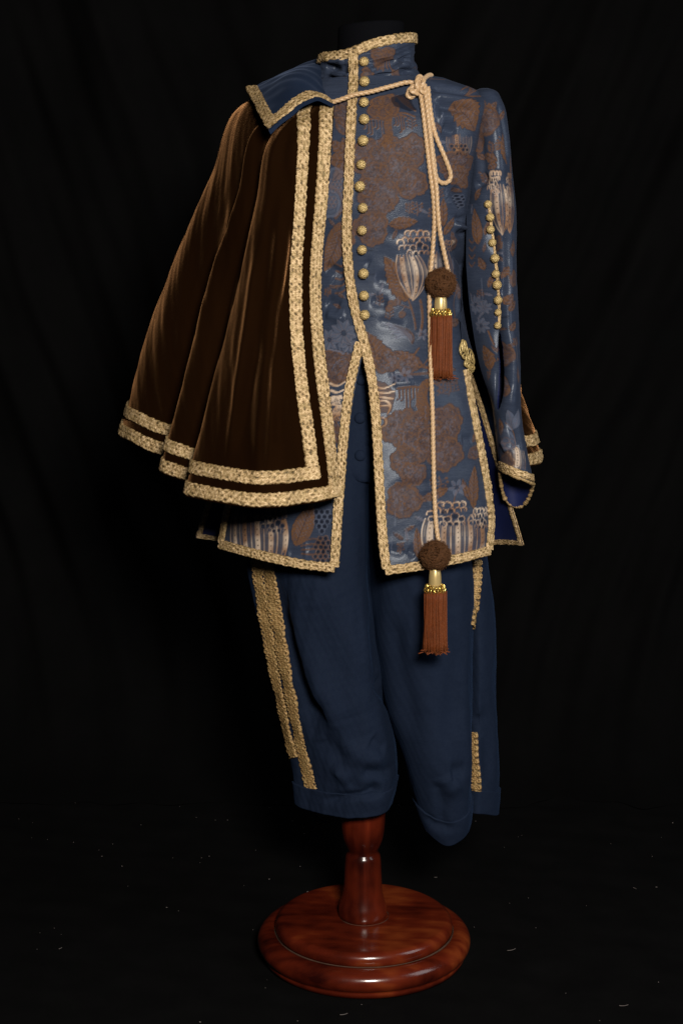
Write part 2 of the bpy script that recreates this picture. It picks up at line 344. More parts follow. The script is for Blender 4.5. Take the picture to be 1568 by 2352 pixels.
# ------------------------------------------------------------------ the dress form
def dress_form():
    t = thing('dress_form', 'dress form with black jersey neck on a turned mahogany post and round base', 'dress form')
    a = np.linspace(-1, 1, 15)
    prof = [(0.0, -0.002), (0.180, -0.002), (0.1815, 0.006)]
    prof += [(0.1665 + 0.0235*math.cos(p), 0.0245 + 0.0205*math.sin(p)) for p in np.linspace(-0.95, 1.5, 14)]
    prof += [(0.162, 0.0445), (0.1575, 0.0415), (0.140, 0.0415), (0.0, 0.0415)]
    base = grid_obj('base', lathe(prof, (0, 0, 0), 160), M['wood'], t, closed=True)
    prof = [(0.10, 0.0405), (0.1555, 0.0405), (0.1575, 0.047)] + [(0.1445 + 0.0135*math.cos(p), 0.0515 + 0.0145*math.sin(p)) for p in np.linspace(0, 1.5, 10)] + [(0.135, 0.0662), (0.05, 0.0668), (0.0, 0.0668)]
    grid_obj('top_disc', lathe(prof, (0, 0, 0), 160), M['wood'], base, closed=True)
    b = Bag()
    for (r0, z0, rr) in ((0.1588, 0.0438, 0.0017), (0.0440, 0.0670, 0.0009)):
        an = np.linspace(0, 2*math.pi, 161); C = np.stack([r0*np.cos(an), r0*np.sin(an), z0 + 0*an], -1)
        b.grid(tube(C, rr*(0.75 + 0.35*np.sin(an*5 + 1)*np.sin(an*2)), 6, cap=False))
    b.build('dust_line', M['dust'], base)
    K = [(0.0, 0.062), (0.040, 0.0665), (0.0425, 0.070), (0.0432, 0.078), (0.0425, 0.089), (0.0385, 0.105), (0.0350, 0.122), (0.0335, 0.150), (0.0322, 0.185), (0.0312, 0.200), (0.0295, 0.208), (0.0262, 0.2115),
         (0.0256, 0.2145), (0.0268, 0.2175), (0.0300, 0.226), (0.0345, 0.240), (0.0378, 0.262), (0.0392, 0.290), (0.0395, 0.330), (0.038, 0.40), (0.034, 0.55), (0.034, 0.95)]
    K = np.array(K); K[:, 1] = np.where(K[:, 1] > .0668, .0668 + (K[:, 1] - .0668)*.83, K[:, 1]); c = chord(K); prof = spl(c, K, np.linspace(0, c[-1], 160))
    grid_obj('post', lathe(prof, (-0.002, 0, 0), 64), M['wood_pole'], t, closed=True)
    zs = [1.10, 1.2, 1.3, 1.40, 1.455, 1.49, 1.515, 1.535, 1.56, 1.60, 1.6035, 1.604]; ra = [.10, .12, .13, .14, .14, .11, .075, .059, .0545, .0535, .050, 0.0]; rb = [.08, .09, .095, .09, .075, .062, .056, .053, .051, .0505, .047, 0.0]
    zz = np.concatenate([np.linspace(1.1, 1.60, 60), [1.6025, 1.604, 1.6042]]); A = np.interp(zz, zs, ra); B = np.interp(zz, zs, rb); A[-1] = B[-1] = 0
    an = np.linspace(0, 2*math.pi, 64, endpoint=False)
    P = np.stack([0.008 + A[:, None]*np.cos(an), 0.005 + B[:, None]*np.sin(an), zz[:, None] + 0.004*np.cos(an)*(A/0.0535)[:, None]*(zz > 1.55)[:, None]], -1)
    grid_obj('torso', P[:42], M['jersey'], t, closed=True); grid_obj('neck', P[41:], M['jersey'], t, closed=True)
dress_form()

# ------------------------------------------------------------------ woven pattern canvas
class Canvas:
    """cloth-space raster (metres) of the woven figures: brown, gold, pale tone, dark, relief"""
    def __init__(s, s0, s1, t0, t1, res=0.0008):
        s.s0, s.t0, s.res = s0, t0, res; s.w = int((s1-s0)/res)+2; s.h = int((t1-t0)/res)+2
        s.A = np.zeros((4, s.h, s.w), np.float32)
    def _box(s, p, pad):
        x0, y0 = np.floor((p.min(0) - pad - (s.s0, s.t0))/s.res).astype(int); x1, y1 = np.ceil((p.max(0) + pad - (s.s0, s.t0))/s.res).astype(int) + 1
        x0, y0, x1, y1 = max(x0, 0), max(y0, 0), min(x1, s.w), min(y1, s.h)
        if x0 >= x1 or y0 >= y1: return None
        gx, gy = np.meshgrid(np.arange(x0, x1)*s.res + s.s0, np.arange(y0, y1)*s.res + s.t0); return x0, y0, x1, y1, gx, gy
    def _put(s, ch, b, m, val, op):
        x0, y0, x1, y1 = b[:4]; T = s.A[ch, y0:y1, x0:x1]
        if op == 'max': np.maximum(T, m*val, out=T)
        else: T *= (1 - m*val)
    def poly(s, p, ch, val=1.0, op='max'):
        p = np.asarray(p, float); b = s._box(p, 0.001)
        if b is None: return
        gx, gy = b[4], b[5]; ins = np.zeros(gx.shape, bool); q = np.roll(p, -1, 0)
        for (ax, ay), (bx, by) in zip(p, q):
            if ay == by: continue
            c = ((ay > gy) != (by > gy)); ins ^= c & (gx < (bx-ax)*(gy-ay)/(by-ay) + ax)
        s._put(ch, b, ins.astype(np.float32), val, op)
    def stroke(s, p, wd, ch, val=1.0, op='max'):
        p = np.asarray(p, float); b = s._box(p, wd*1.5)
        if b is None: return
        gx, gy = b[4], b[5]; D = np.full(gx.shape, 1e9)
        for a, c in zip(p[:-1], p[1:]):
            e = c - a; t = np.clip(((gx-a[0])*e[0] + (gy-a[1])*e[1])/(e@e + 1e-15), 0, 1); D = np.minimum(D, (gx-a[0]-t*e[0])**2 + (gy-a[1]-t*e[1])**2)
        D = np.sqrt(D); m = np.clip((wd*0.5 + s.res*0.5 - D)/s.res, 0, 1).astype(np.float32); s._put(ch, b, m, val, op)
    def sample(s, S, T):
        x = np.clip((S - s.s0)/s.res, 0, s.w-1.001); y = np.clip((T - s.t0)/s.res, 0, s.h-1.001); i = x.astype(int); j = y.astype(int); a = x-i; b = y-j
        A = s.A; o = A[:, j, i]*(1-a)*(1-b) + A[:, j, i+1]*a*(1-b) + A[:, j+1, i]*(1-a)*b + A[:, j+1, i+1]*a*b
        return np.moveaxis(o, 0, -1)

BR, GO, TO, DK = 0, 1, 2, 3
class Weaver:
    """draws the brocade's figures; shapes are given about a photo point and laid on the cloth there"""
    def __init__(s, surf, canvas): s.f = surf; s.c = canvas; s.r = np.random.default_rng(11); s.ok = True
    def _q(s, u, v):
        h = s.f.hit(u, v)
        return None if h is None else s.f.st(np.array(h[0]), np.array(h[1]))
    def go(s, u, v):
        c = s._q(u, v)
        if c is None: s.ok = False; return False
        J = []
        for du, dv in ((9, 0), (0, 9)):
            a, b = s._q(u+du, v+dv), s._q(u-du, v-dv)
            if a is not None and b is not None: J.append((a-b)/18)
            elif a is not None: J.append((a-c)/9)
            elif b is not None: J.append((c-b)/9)
            else: J.append(np.array([0.00073, 0]) if du else np.array([0, -0.00073]))
        J = np.array(J)
        n = np.linalg.norm(J, axis=1); J[0] *= min(1, 0.0011/n[0]); J[1] *= min(1, 0.0011/n[1])
        s.o = c; s.J = J; s.ctr = np.array([u, v]); s.ok = True; return True
    def T(s, p): return s.o + (np.asarray(p, float) - s.ctr) @ s.J
    def place(s, st, sc=0.00073):
        s.o = np.array(st); s.J = np.array([[sc, 0], [0, -sc]]); s.ctr = np.zeros(2); s.ok = True
    PX = 0.00073
    def poly(s, p, ch, val=1, op='max'): s.c.poly(s.T(p), ch, val, op)
    def line(s, p, wd, ch, val=1, op='max'): s.c.stroke(s.T(p), wd*s.PX, ch, val, op)
    # ---- figures (photo-pixel sizes)
    def blob(s, u, v, r, k=9, amp=0.08, val=0.9, curls=True, asp=1.0, ch=BR):
        a = np.linspace(0, 2*math.pi, 90, endpoint=False); ph = s.r.uniform(0, 6.28, 3)
        rr = r*(1 + 1.5*amp*np.abs(np.sin(k*a/2 + ph[0])) - amp*.7 + amp*1.1*np.sin(3*a + ph[1]) + amp*.7*np.sin(5*a + ph[2]) + 0.045*np.abs(np.sin(2.2*k*a/2 + ph[1])) + 0.02*np.sin(31*a + ph[2]))
        P = np.stack([u + rr*np.cos(a), v + asp*rr*np.sin(a)], -1)
        s.poly(P, GO, 0.9, 'cut'); s.poly(P, TO, .9, 'cut'); s.poly(P, ch, val*0.66)
        s.line(np.vstack([P, P[:1]]), 9.0, DK, .30); s.line(np.vstack([P, P[:1]]), 6.0, DK, 1, 'cut'); s.line(np.vstack([P, P[:1]]), 6.0, ch, val*.9)
        if curls:
            for k2 in range(int(r*2.0)):
                q = s.r.uniform(0, 6.28); d = r*0.86*math.sqrt(s.r.uniform()); c = np.array([u + d*math.cos(q), v + asp*d*math.sin(q)])
                b = np.linspace(0, s.r.uniform(2, 4.5), 8) + s.r.uniform(0, 6.28); g = s.r.uniform(2.5, 6)
                s.line(c + g*np.stack([np.cos(b), np.sin(b)], -1), 1.9, (TO, BR, DK)[k2 % 3], (0.30, 1.0, 0.45)[k2 % 3])
    def leaf(s, p0, p1, wd, serr=6, val=0.95, ch=BR, vein=TO, bend=0.0, amp=0.22):
        p0, p1 = np.array(p0, float), np.array(p1, float); d = p1 - p0; L = np.linalg.norm(d); n = np.array([-d[1], d[0]])/L
        t = np.linspace(0, 1, 61); prof = np.sin(math.pi*t**0.8)**0.85
        saw = 1 - amp*((t*serr) % 1.0) if serr else 1 + 0*t
        mid = p0 + d*t[:, None] + n*(bend*L*np.sin(math.pi*t))[:, None]
        e1 = mid + n*(wd/2*prof*saw)[:, None]; e2 = mid - n*(wd/2*prof*saw)[:, None]
        O = np.vstack([e1, e2[::-1]]); s.line(np.vstack([O, O[:1]]), 2.6, DK, .35); s.poly(O, DK, 1, 'cut'); s.poly(O, ch, val)
        if vein is not None:
            s.line(mid[4:56], 1.7, DK if vein == TO else vein, .6)
            for q in np.linspace(0.2, 0.75, max(3, int(L/14))):
                i = int(q*60)
                for sg in (-1, 1): s.line([mid[i], mid[min(60, i+7)] + sg*n*wd*0.33*prof[i]], 1.2, vein, .42)
    def crown(s, u, v, w_, h_, r=9, val=1.0, ch=GO, dark=True):
        Tm = ((930,430,30),(985,432,32),(1050,428,30),(1105,428,28),(905,480,26),(862,512,32),(955,492,26),(1010,485,24),(1065,480,30),(1115,475,24),(870,562,28),(925,556,27),(978,556,29),(1040,532,34),(1090,556,28),(950,598,24),(1000,604,22),(1052,600,22),(1100,602,22))
        a = np.linspace(math.pi*0.88, math.pi*2.12, 15); q = np.linspace(0, 6.28, 16)
        for k, (x, y, rr) in enumerate(Tm):
            x = u + (x - 985)/310*w_ + s.r.uniform(-1, 1); y = v + (y - 510)/220*h_ + s.r.uniform(-1, 1); rx = rr/310*w_*1.02; ry = rr/220*h_*0.9; c = np.array([x, y])
            full = c + np.stack([rx*np.cos(q), ry*np.sin(q)], -1); s.poly(full, BR, 1, 'cut'); s.poly(full, ch, 1, 'cut'); s.poly(full, DK, 1, 'cut')
            if dark and k in (6, 7, 12, 13, 14, 16, 17): s.poly(c + (full - c)*.75, DK, .7)
            s.line(c + np.stack([rx*np.cos(a), ry*np.sin(a)], -1), 2.8 if k < 6 else 2.2, ch, val*(1.0 if k < 10 else .8))
            if k % 3 == 0: s.line([c + (0, -ry*.2), c + (rx*.4, ry*.5)], 1.6, ch, val*.6)
    def bud(s, u, v, w_, h_, lean=0.0, stripes=6, point=True, cream=0.9):
        """striped seed pod narrowing downwards"""
        t = np.linspace(0, 1, 26)
        def edge(k):
            wv = (np.sin(math.pi*(0.22 + 0.78*t))**0.75 if point else np.sin(math.pi*(0.3+0.45*t))**.5)
            return np.stack([u + lean*t*h_ + k*w_/2*wv, v - h_/2 + h_*t + 5*abs(k)*(1-t)], -1)
        s.poly(np.vstack([edge(-1), edge(1)[::-1]]), BR, 1, 'cut'); s.poly(np.vstack([edge(-1), edge(1)[::-1]]), GO, 0.08)
        ks = np.linspace(-1, 1, stripes)
        for k, q in enumerate(ks):
            e = edge(q); s.line(e + s.r.normal(size=2)*.8, 2.6 if k % 2 == 0 else 1.7, GO, cream*s.r.uniform(.75, 1.05))
            if k % 3 == 1 and k < stripes-1:
                e2 = edge((q + ks[k+1])/2); s.line(e2[2:22], max(3, w_/stripes*.8), GO, .75)
                for i in range(3, 22, 3):
                    c = e2[i]; a = np.linspace(0, 6.28, 8); s.poly(c + 1.6*np.stack([np.cos(a), np.sin(a)], -1), DK, .9)
            elif k < stripes-1:
                e2 = edge((q + ks[k+1])/2); s.line(e2[4:12], 1.5, GO, .35)
    def fan(s, u, v, r, a0, a1, n=6, ch=GO, wd=3, val=.95, fill=None):
        for q in np.linspace(a0, a1, n):
            d = np.array([math.cos(q), math.sin(q)]); e = np.array([-d[1], d[0]]); t = np.linspace(0, 1, 9)[:, None]
            l = np.array([u, v]) + d*r*t + e*r*0.16*np.sin(math.pi*t); l2 = np.array([u, v]) + d*r*t - e*r*0.16*np.sin(math.pi*t)
            if fill is not None: s.poly(np.vstack([l, l2[::-1]]), fill, .9)
            s.line(l, wd, ch, val); s.line(l2, wd*.7, ch, val*.8)
    def drips(s, u, v, n, gap, lmin, lmax, val=.9):
        s.line([(u - 4, v), (u + n*gap*.5, v - 4), (u + n*gap, v)], 4, BR, val)
        for k in range(n):
            x = u + k*gap; l = s.r.uniform(lmin, lmax); s.line([(x, v - 2), (x + 1, v + l*.7), (x + .5, v + l), (x - 4, v + l + 2)], 2.6, BR, val)
    def sprig(s, u, v, w_, h_, ch=BR, val=.8, n=7):
        s.line([(u, v + h_/2), (u + w_*.08, v), (u - w_*.05, v - h_/2)], 2.2, ch, val)
        for k in range(n):
            y = v + h_*(0.4 - 0.9*k/n); sg = 1 if k % 2 else -1; e = (u + sg*w_*.5*s.r.uniform(.6, 1), y - h_*.16)
            s.line([(u, y), ((u+e[0])/2, y - 1), e], 1.7, ch, val)
            a = np.linspace(0, 6.28, 9); s.poly(np.array(e) + s.r.uniform(2, 3.6)*np.stack([np.cos(a), np.sin(a)], -1), ch, val)
    def net(s, u, v, w_, h_, r=5, ch=BR, val=.9, dark=True):
        for j, y in enumerate(np.arange(v-h_/2, v+h_/2, r*1.7)):
            for x in np.arange(u-w_/2 + (j % 2)*r, u+w_/2, r*2):
                if ((x-u)/(w_/2))**2 + ((y-v)/(h_/2))**2 > 1: continue
                a = np.linspace(0, 6.28, 9); ring = np.array([x, y]) + r*np.stack([np.cos(a), np.sin(a)], -1)
                if dark: s.poly(np.array([x, y]) + .7*(ring - (x, y)), DK, .85)
                s.line(ring, 1.8, ch, val)
    def daisy(s, u, v, r, n=8, ch=TO):
        for q in np.linspace(0, 2*math.pi, n, endpoint=False) + s.r.uniform(0, 1):
            d = np.array([math.cos(q), math.sin(q)]); s.leaf(np.array([u, v]) + d*r*.18, np.array([u, v]) + d*r, r*.5, 0, .45, ch, None)
            s.line([np.array([u, v]) + d*r*.2, np.array([u, v]) + d*r*.9], 1.5, BR, .6)

# ------------------------------------------------------------------ braid and trims
def braid(name, surf, uv, width, parent, style='galloon', lift=0.0025, mat='braid', down=None, seed=0, pitch=None, xoff=0.0):
    """raised woven braid laid along a surface path; uv = (n,2) path on the surface"""
    uv = np.asarray(uv); C = surf.pos(uv[:, 0], uv[:, 1]); N = surf.nor(uv[:, 0], uv[:, 1])
    c = chord(C); n = max(8, int(c[-1]/0.0013)); x = np.linspace(0, c[-1], n)
    keep = np.concatenate([[True], np.diff(c) > 1e-7]); C = spl(c[keep], C[keep], x)
    N = np.stack([np.interp(x, c, N[:, k]) for k in range(3)], -1)
    ker = np.hanning(9); ker /= ker.sum()
    if n > 24 and style != 'hem':
        for A in (C, N):
            for k in range(3): A[:, k] = np.convolve(np.pad(A[:, k], 4, mode='reflect', reflect_type='odd'), ker, 'valid')
    N = unit(N); T = unit(np.gradient(C, axis=0))
    B = unit(np.cross(N, T)) if down is None else unit(down(x/c[-1]))
    r = np.random.default_rng(100 + seed); m = 17 if width > 0.012 else 13
    wv = np.linspace(-1, 1, m)[None, :]; X = x[:, None]
    jit = (0.5*wob(X, (55,), seed + 1) + 0.5*wob(X, (160,), seed + 2))[:, None]
    jw = np.stack([X + 0*wv, wv*width/2 + 0*X], -1)
    if style == 'loop':
        p = pitch or 0.0115; ph = (X/p) % 1.0
        hw = width/2*(0.80 + 0.20*np.sqrt(np.clip(1 - (2*ph - 1)**2, 0, 1)))*(1 + 0.03*jit)
        rr = np.sqrt(((ph - .5)*p/(width*0.19))**2 + ((np.abs(wv) - 0.66)/0.36)**2)
        ring = np.exp(-((rr - 0.75)/0.34)**2); hole = np.exp(-(rr/0.30)**2)
        ctr = np.exp(-(wv/0.40)**2)*(0.75 + 0.25*np.sin(2*math.pi*X/(p/3)))
        h = np.clip(np.maximum(ring, ctr), 0, 1) - 0.75*hole*(np.abs(wv) > 0.3) + 0.16*wob(jw, (180, 180), seed+3)
        H = 0.0024*h - 0.0004
    else:
        p = pitch or 0.0135
        hw = width/2*(0.86 + 0.15*np.abs(np.sin(math.pi*X/p + 0.8*jit)) + 0.05*jit)
        a = 2*math.pi*X/p*0.5 + 1.1*wob(X, (38,), seed + 7)[:, None]
        s1 = np.exp(-((wv - 0.50*np.sin(a))/0.34)**2); s2 = np.exp(-((wv + 0.50*np.sin(a))/0.34)**2)
        s3 = np.exp(-((np.abs(wv) - 0.78)/0.24)**2)*(0.6 + 0.4*np.cos(2*a))
        h = 0.30 + 0.62*np.maximum(np.maximum(s1, s2), s3) + 0.17*wob(jw, (75, 75), seed+3, 13) + 0.23*wob(jw, (190, 190), seed+4, 15)
        phs = (X/p*1.0 + 0.16*jit) % 1.0; eye = np.exp(-((phs - .5)*p/.0021)**2 - ((np.abs(wv) - .52)/.17)**2) + 0.8*np.exp(-((((phs + .5) % 1) - .5)*p/.0017)**2 - (wv/.13)**2)
        h = h - 0.85*eye
        H = 0.0017*h + 0.0007
    edge = np.clip((1 - np.abs(wv))/0.14, 0, 1)
    H = H*(0.35 + 0.65*edge) - 0.0035*(1 - np.clip((1-np.abs(wv))/0.07, 0, 1))
    P = C[:, None] + N[:, None]*(H + lift)[..., None] + B[:, None]*((wv + xoff)*hw)[..., None]
    col = np.zeros(P.shape[:2] + (4,)); col[..., 0] = np.clip(h, 0, 1.2); col[..., 3] = 1
    return grid_obj(name, P, M[mat], parent, {'pat': col})

# ------------------------------------------------------------------ body surface of the doublet
PHI = R(-9)
_z  = [0.700, 0.740, 0.850, 0.950, 1.050, 1.110, 1.200, 1.300, 1.380, 1.440, 1.472, 1.492, 1.508, 1.520, 1.530, 1.545]
_a  = [0.262, 0.255, 0.236, 0.212, 0.184, 0.163, 0.153, 0.161, 0.175, 0.188, 0.196, 0.178, 0.142, 0.108, 0.086, 0.080]
_b  = [0.196, 0.190, 0.176, 0.160, 0.140, 0.126, 0.124, 0.130, 0.128, 0.118, 0.104, 0.094, 0.084, 0.078, 0.076, 0.076]
_x  = [-.013, -.012, -.006, -.001, 0.003, 0.006, 0.008, 0.008, 0.008, 0.008, 0.008, 0.008, 0.008, 0.008, 0.008, 0.008]
_n  = [2.1, 2.1, 2.1, 2.15, 2.2, 2.25, 2.3, 2.35, 2.4, 2.4, 2.3, 2.2, 2.1, 2.0, 2.0, 2.0]
def body_grid():
    k = np.arange(len(_z)); tau = np.linspace(0, len(_z)-1, 560)
    z, a, b, x, n = (spl(k, q, tau)[:, None] for q in (_z, _a, _b, _x, _n))
    th = np.linspace(R(270), R(-90), 760)[None, :]          # back -> left -> front -> right -> back
    cx = np.sign(np.cos(th))*np.abs(np.cos(th))**(2/n)*a; cy = -np.sign(np.sin(th))*np.abs(np.sin(th))**(2/n)*b
    X = x + cx*math.cos(PHI) - cy*math.sin(PHI); Y = 0.0 + cx*math.sin(PHI) + cy*math.cos(PHI)
    return np.stack([X, Y, z + 0*th], -1)
body = Surf(body_grid())

jacket = thing('doublet', 'slate blue and brown floral brocade doublet edged with gold braid and ball buttons', 'jacket')
CF = [(812, 178), (809, 230), (804, 330), (801, 420), (797, 500), (797, 560), (801, 620), (809, 680), (820, 730), (833, 775), (846, 830), (855, 880), (863, 960), (868, 1050), (872, 1130), (876, 1200), (881, 1260), (887, 1306)]
LE = [(826, 786), (815, 830), (804, 880), (794, 950), (787, 1020), (782, 1090), (777, 1150), (772, 1230), (767, 1302)]
VR = [(1069, 850), (1079, 910), (1093, 980), (1108, 1060), (1120, 1130), (1126, 1200), (1121, 1262)]
VL = [(596, 900), (570, 1000), (545, 1090), (522, 1170), (507, 1245)]
def edge_fn(uvs):
    o = np.argsort(uvs[:, 1]); return lambda v: np.interp(v, uvs[o, 1], uvs[o, 0])
cf = body.path(CF, 4); le = np.vstack([body.path(CF[:9], 4), body.path(LE, 4)]); vr = body.path(VR, 4); vl = body.path(VL, 4)
US_R, US_L = 0.782, 0.215                                    # side seams (u: 0 back, .25 left, .5 front, .75 right)
def zv(z): return np.interp(z, body.P[:, 0, 2], np.linspace(0, 1, body.nv))
side_r = np.vstack([vr, [[vr[0, 0] + .02, zv(1.12)], [US_R, zv(1.2)], [US_R, zv(1.45)], [0.76, zv(1.49)], [0.75, 1.0]]])
side_l = np.vstack([vl, [[US_L, zv(1.12)], [US_L, zv(1.2)], [US_L, zv(1.45)], [0.24, zv(1.49)], [0.25, 1.0]]])
fr, fl_, sr, sl = edge_fn(cf), edge_fn(le), edge_fn(side_r), edge_fn(side_l)

# wrinkles seen in the cloth
for px, wd, dp in (([(905, 1128), (950, 1112), (1010, 1108)], .006, .005), ([(890, 1262), (915, 1268), (930, 1262)], .005, .005), ([(935, 1262), (955, 1275)], .005, .005),
                   ([(890, 540), (950, 532), (1040, 528)], .006, .004), ([(1035, 440), (1055, 470), (1062, 505)], .009, .008), ([(1050, 500), (1068, 505)], .006, .010), ([(1040, 520), (1065, 525)], .007, -.006),
                   ([(1045, 560), (1062, 640), (1066, 760)], .010, .007), ([(865, 735), (905, 745), (930, 752)], .005, .003), ([(838, 600), (850, 606)], .004, .003),
                   ([(760, 640), (785, 655)], .008, .004), ([(748, 560), (790, 575)], .010, .004), ([(700, 1258), (745, 1262)], .007, .006), ([(660, 1270), (700, 1272)], .006, .004),
                   ([(890, 860), (940, 855), (985, 862)], .006, .004), ([(900, 880), (950, 876)], .005, -.004), ([(985, 205), (1060, 214), (1120, 226)], .007, .006), ([(1000, 235), (1070, 250)], .008, .005), ([(1010, 300), (1045, 318)], .008, .004),
                   ([(930, 1000), (990, 1012)], .006, .003), ([(1060, 1010), (1085, 1008)], .005, .003), ([(960, 1150), (1000, 1135), (1060, 1118)], .006, .005)):
    body.dent(px, wd*1.5, dp*.62)

for px, wd, dp in (([(985, 200), (1050, 206), (1110, 216)], .008, .006), ([(990, 218), (1050, 226), (1100, 236)], .010, -.006), ([(1000, 240), (1050, 248), (1090, 258)], .008, .007), ([(1005, 262), (1045, 268)], .010, -.004), ([(1015, 292), (1050, 305)], .010, .006),
                   ([(1040, 430), (1056, 462), (1064, 500)], .007, .009), ([(1030, 455), (1050, 490)], .008, -.006), ([(1045, 500), (1066, 508)], .006, .011), ([(1040, 515), (1064, 522)], .006, -.009), ([(1044, 532), (1064, 540)], .006, .008), ([(1040, 560), (1060, 600), (1062, 660)], .007, .008), ([(1052, 680), (1060, 740)], .007, .007), ([(1048, 650), (1052, 730)], .006, -.006),
                   ([(744, 610), (770, 622), (792, 640)], .008, .006), ([(748, 690), (780, 705)], .009, .005), ([(746, 720), (790, 735)], .008, -.005), ([(860, 640), (900, 650), (930, 655)], .010, .004), ([(850, 690), (890, 700)], .008, .003)):
    body.dent(px, wd, dp)
# pattern on the body of the doublet
cv = Canvas(-0.02, 1.35, -0.02, 1.15)
W = Weaver(body, cv)
def fig(kind, u, v, *a, **k):
    if W.go(u, v): getattr(W, kind)(u, v, *a, **k)
def figleaf(p0, p1, *a, **k):
    if W.go((p0[0]+p1[0])/2, (p0[1]+p1[1])/2): W.leaf(p0, p1, *a, **k)
def figline(p, wd, ch, val=.9):
    c = np.mean(p, axis=0)
    if W.go(*c): W.line(smooth_poly(p, 4), wd, ch, val)
for u, v in ((837, 148), (838, 193), (837, 240), (837, 277), (836, 323), (832, 378), (827, 426), (834, 476), (832, 528), (833, 574), (836, 628), (837, 677), (838, 725)):
    figline([(u + 8, v + 2), (u + 16, v + 1), (u + 23, v + 2)], 1.8, DK, .7)
# --- right front, chest
fig('drips', 838, 276, 6, 7.5, 14, 42); fig('drips', 908, 268, 4, 6, 16, 34)
for (u, v, r, k) in ((866, 236, 13, 5), (886, 232, 14, 5), (858, 254, 12, 5), (880, 258, 13, 5), (900, 250, 13, 5)): fig('blob', u, v, r, k, .05, 1, False)
figline([(893, 250), (890, 285), (893, 310), (888, 338)], 17, BR, .95); figline([(893, 310), (905, 335)], 7, BR, .95); figline([(888, 310), (876, 334)], 7, BR, .95)
if W.go(915, 236): W.poly([(893, 224), (915, 214), (945, 232), (950, 252), (930, 256), (905, 244)], DK, .8)
for k in range(6): figline([(905 + 5*k, 218 + 2*k), (918 + 5*k, 228 + 3*k), (930 + 4*k, 246 + 2*k)], 2.4, BR, 1)
figline([(895, 262), (930, 260), (952, 268)], 4, BR); fig('sprig', 945, 285, 22, 26, BR, .7)
for (u, v, r, k) in ((843, 362, 36, 9), (897, 360, 44, 11), (941, 346, 33, 9), (915, 395, 40, 9), (944, 420, 32, 9), (862, 400, 26, 8), (868, 452, 42, 11), (845, 430, 20, 6)): fig('blob', u, v, r, k)
fig('blob', 852, 524, 35, 10); figline([(862, 488), (858, 502)], 4, BR)
figleaf((893, 516), (960, 508), 32, 6); fig('sprig', 958, 480, 26, 30); figleaf((1017, 520), (1018, 455), 22, 5); figleaf((1020, 540), (1042, 498), 16, 4); figleaf((1010, 535), (1002, 505), 14, 3)
figleaf((938, 692), (888, 588), 58, 8, .95); fig('bud', 943, 636, 70, 106, 0.10, 8); fig('crown', 951, 558, 76, 56, 8.5)
fig('bud', 1016, 632, 56, 110, 0.0, 7, True, .55); fig('crown', 1032, 566, 34, 26, 6.5, .6)
figline([(938, 685), (948, 720), (957, 756)], 4, BR, .8); figline([(968, 690), (970, 730), (968, 770)], 6, BR, .85); figline([(942, 708), (915, 700), (898, 704)], 2.5, BR, .7); figline([(930, 704), (920, 718)], 2.5, BR, .7)
for (u, v) in ((898, 697), (893, 708), (923, 722), (912, 693)): fig('blob', u, v, 5, 5, .05, .8, False)
for k in range(4): figleaf((948, 786 - 5*k), (880 + 8*k, 742 + 12*k), 15, 0, .55, TO, BR, 0.12)
for k in range(3): figleaf((950, 790), (905 + 14*k, 745 + 4*k), 9, 0, .8, BR, TO, .1)
fig('daisy', 970, 768, 16, 6); figleaf((872, 845), (842, 756), 62, 7, .9); fig('blob', 885, 830, 24, 7, .1, .85); figleaf((970, 842), (905, 806), 34, 5, .85); fig('blob', 935, 838, 20, 6, .1, .8)
figline([(960, 800), (945, 830), (980, 845)], 5, BR); figline([(990, 810), (975, 835), (955, 850)], 4, BR); figline([(940, 860), (1000, 856)], 6, BR, .7); fig('daisy', 930, 862, 20, 6); fig('daisy', 905, 868, 14, 6)
# shoulder and armhole side
figleaf((1098, 285), (1036, 232), 74, 7, .95); figleaf((1090, 300), (1058, 240), 40, 5, .9); figline([(1085, 205), (1110, 215), (1125, 218)], 5, BR); figline([(1075, 202), (1105, 226)], 4, BR); figline([(985, 180), (1020, 186)], 5, BR)
fig('bud', 1056, 330, 58, 42, 0, 5, False, .35); fig('net', 1055, 342, 44, 30, 5); fig('blob', 1052, 382, 34, 11, .12, .95); figleaf((1085, 400), (1012, 392), 40, 5, .9); figleaf((1080, 430), (1040, 398), 34, 4, .9)
fig('net', 1058, 470, 26, 50, 4, TO, .5); figleaf((1052, 590), (1035, 530), 24, 4, .7); figleaf((1060, 700), (1040, 640), 20, 4, .6); figline([(1050, 740), (1040, 700), (1048, 660)], 3, BR, .7)
figleaf((1030, 745), (1062, 735), 22, 4, .8)
# --- right skirt
fig('drips', 916, 892, 8, 8.0, 20, 48); fig('drips', 1008, 880, 5, 9, 8, 26, .6); fig('sprig', 1030, 890, 50, 36, BR, .6, 9)
figline([(975, 880), (968, 920), (978, 955)], 20, BR, .9)
for (u, v, r, k) in ((922, 985, 40, 10), (966, 992, 42, 10), (1022, 972, 38, 10), (1022, 1040, 37, 10), (950, 1030, 34, 9), (932, 1060, 30, 9), (948, 1090, 26, 8), (990, 1010, 30, 8)): fig('blob', u, v, r, k)
fig('blob', 927, 1149, 36, 10); figline([(945, 1110), (936, 1124)], 6, BR)
if W.go(880, 910): W.poly([(850, 870), (885, 880), (908, 905), (898, 945), (868, 950), (845, 930)], BR, .6)
for k in range(5): figline([(850, 884 + 13*k), (880 + 4*k, 892 + 11*k), (906 - 1*k*k, 882 + 17*k)], 3.4, GO, .95)
figline([(868, 958), (884, 962), (886, 975), (872, 982)], 4, GO, .6)
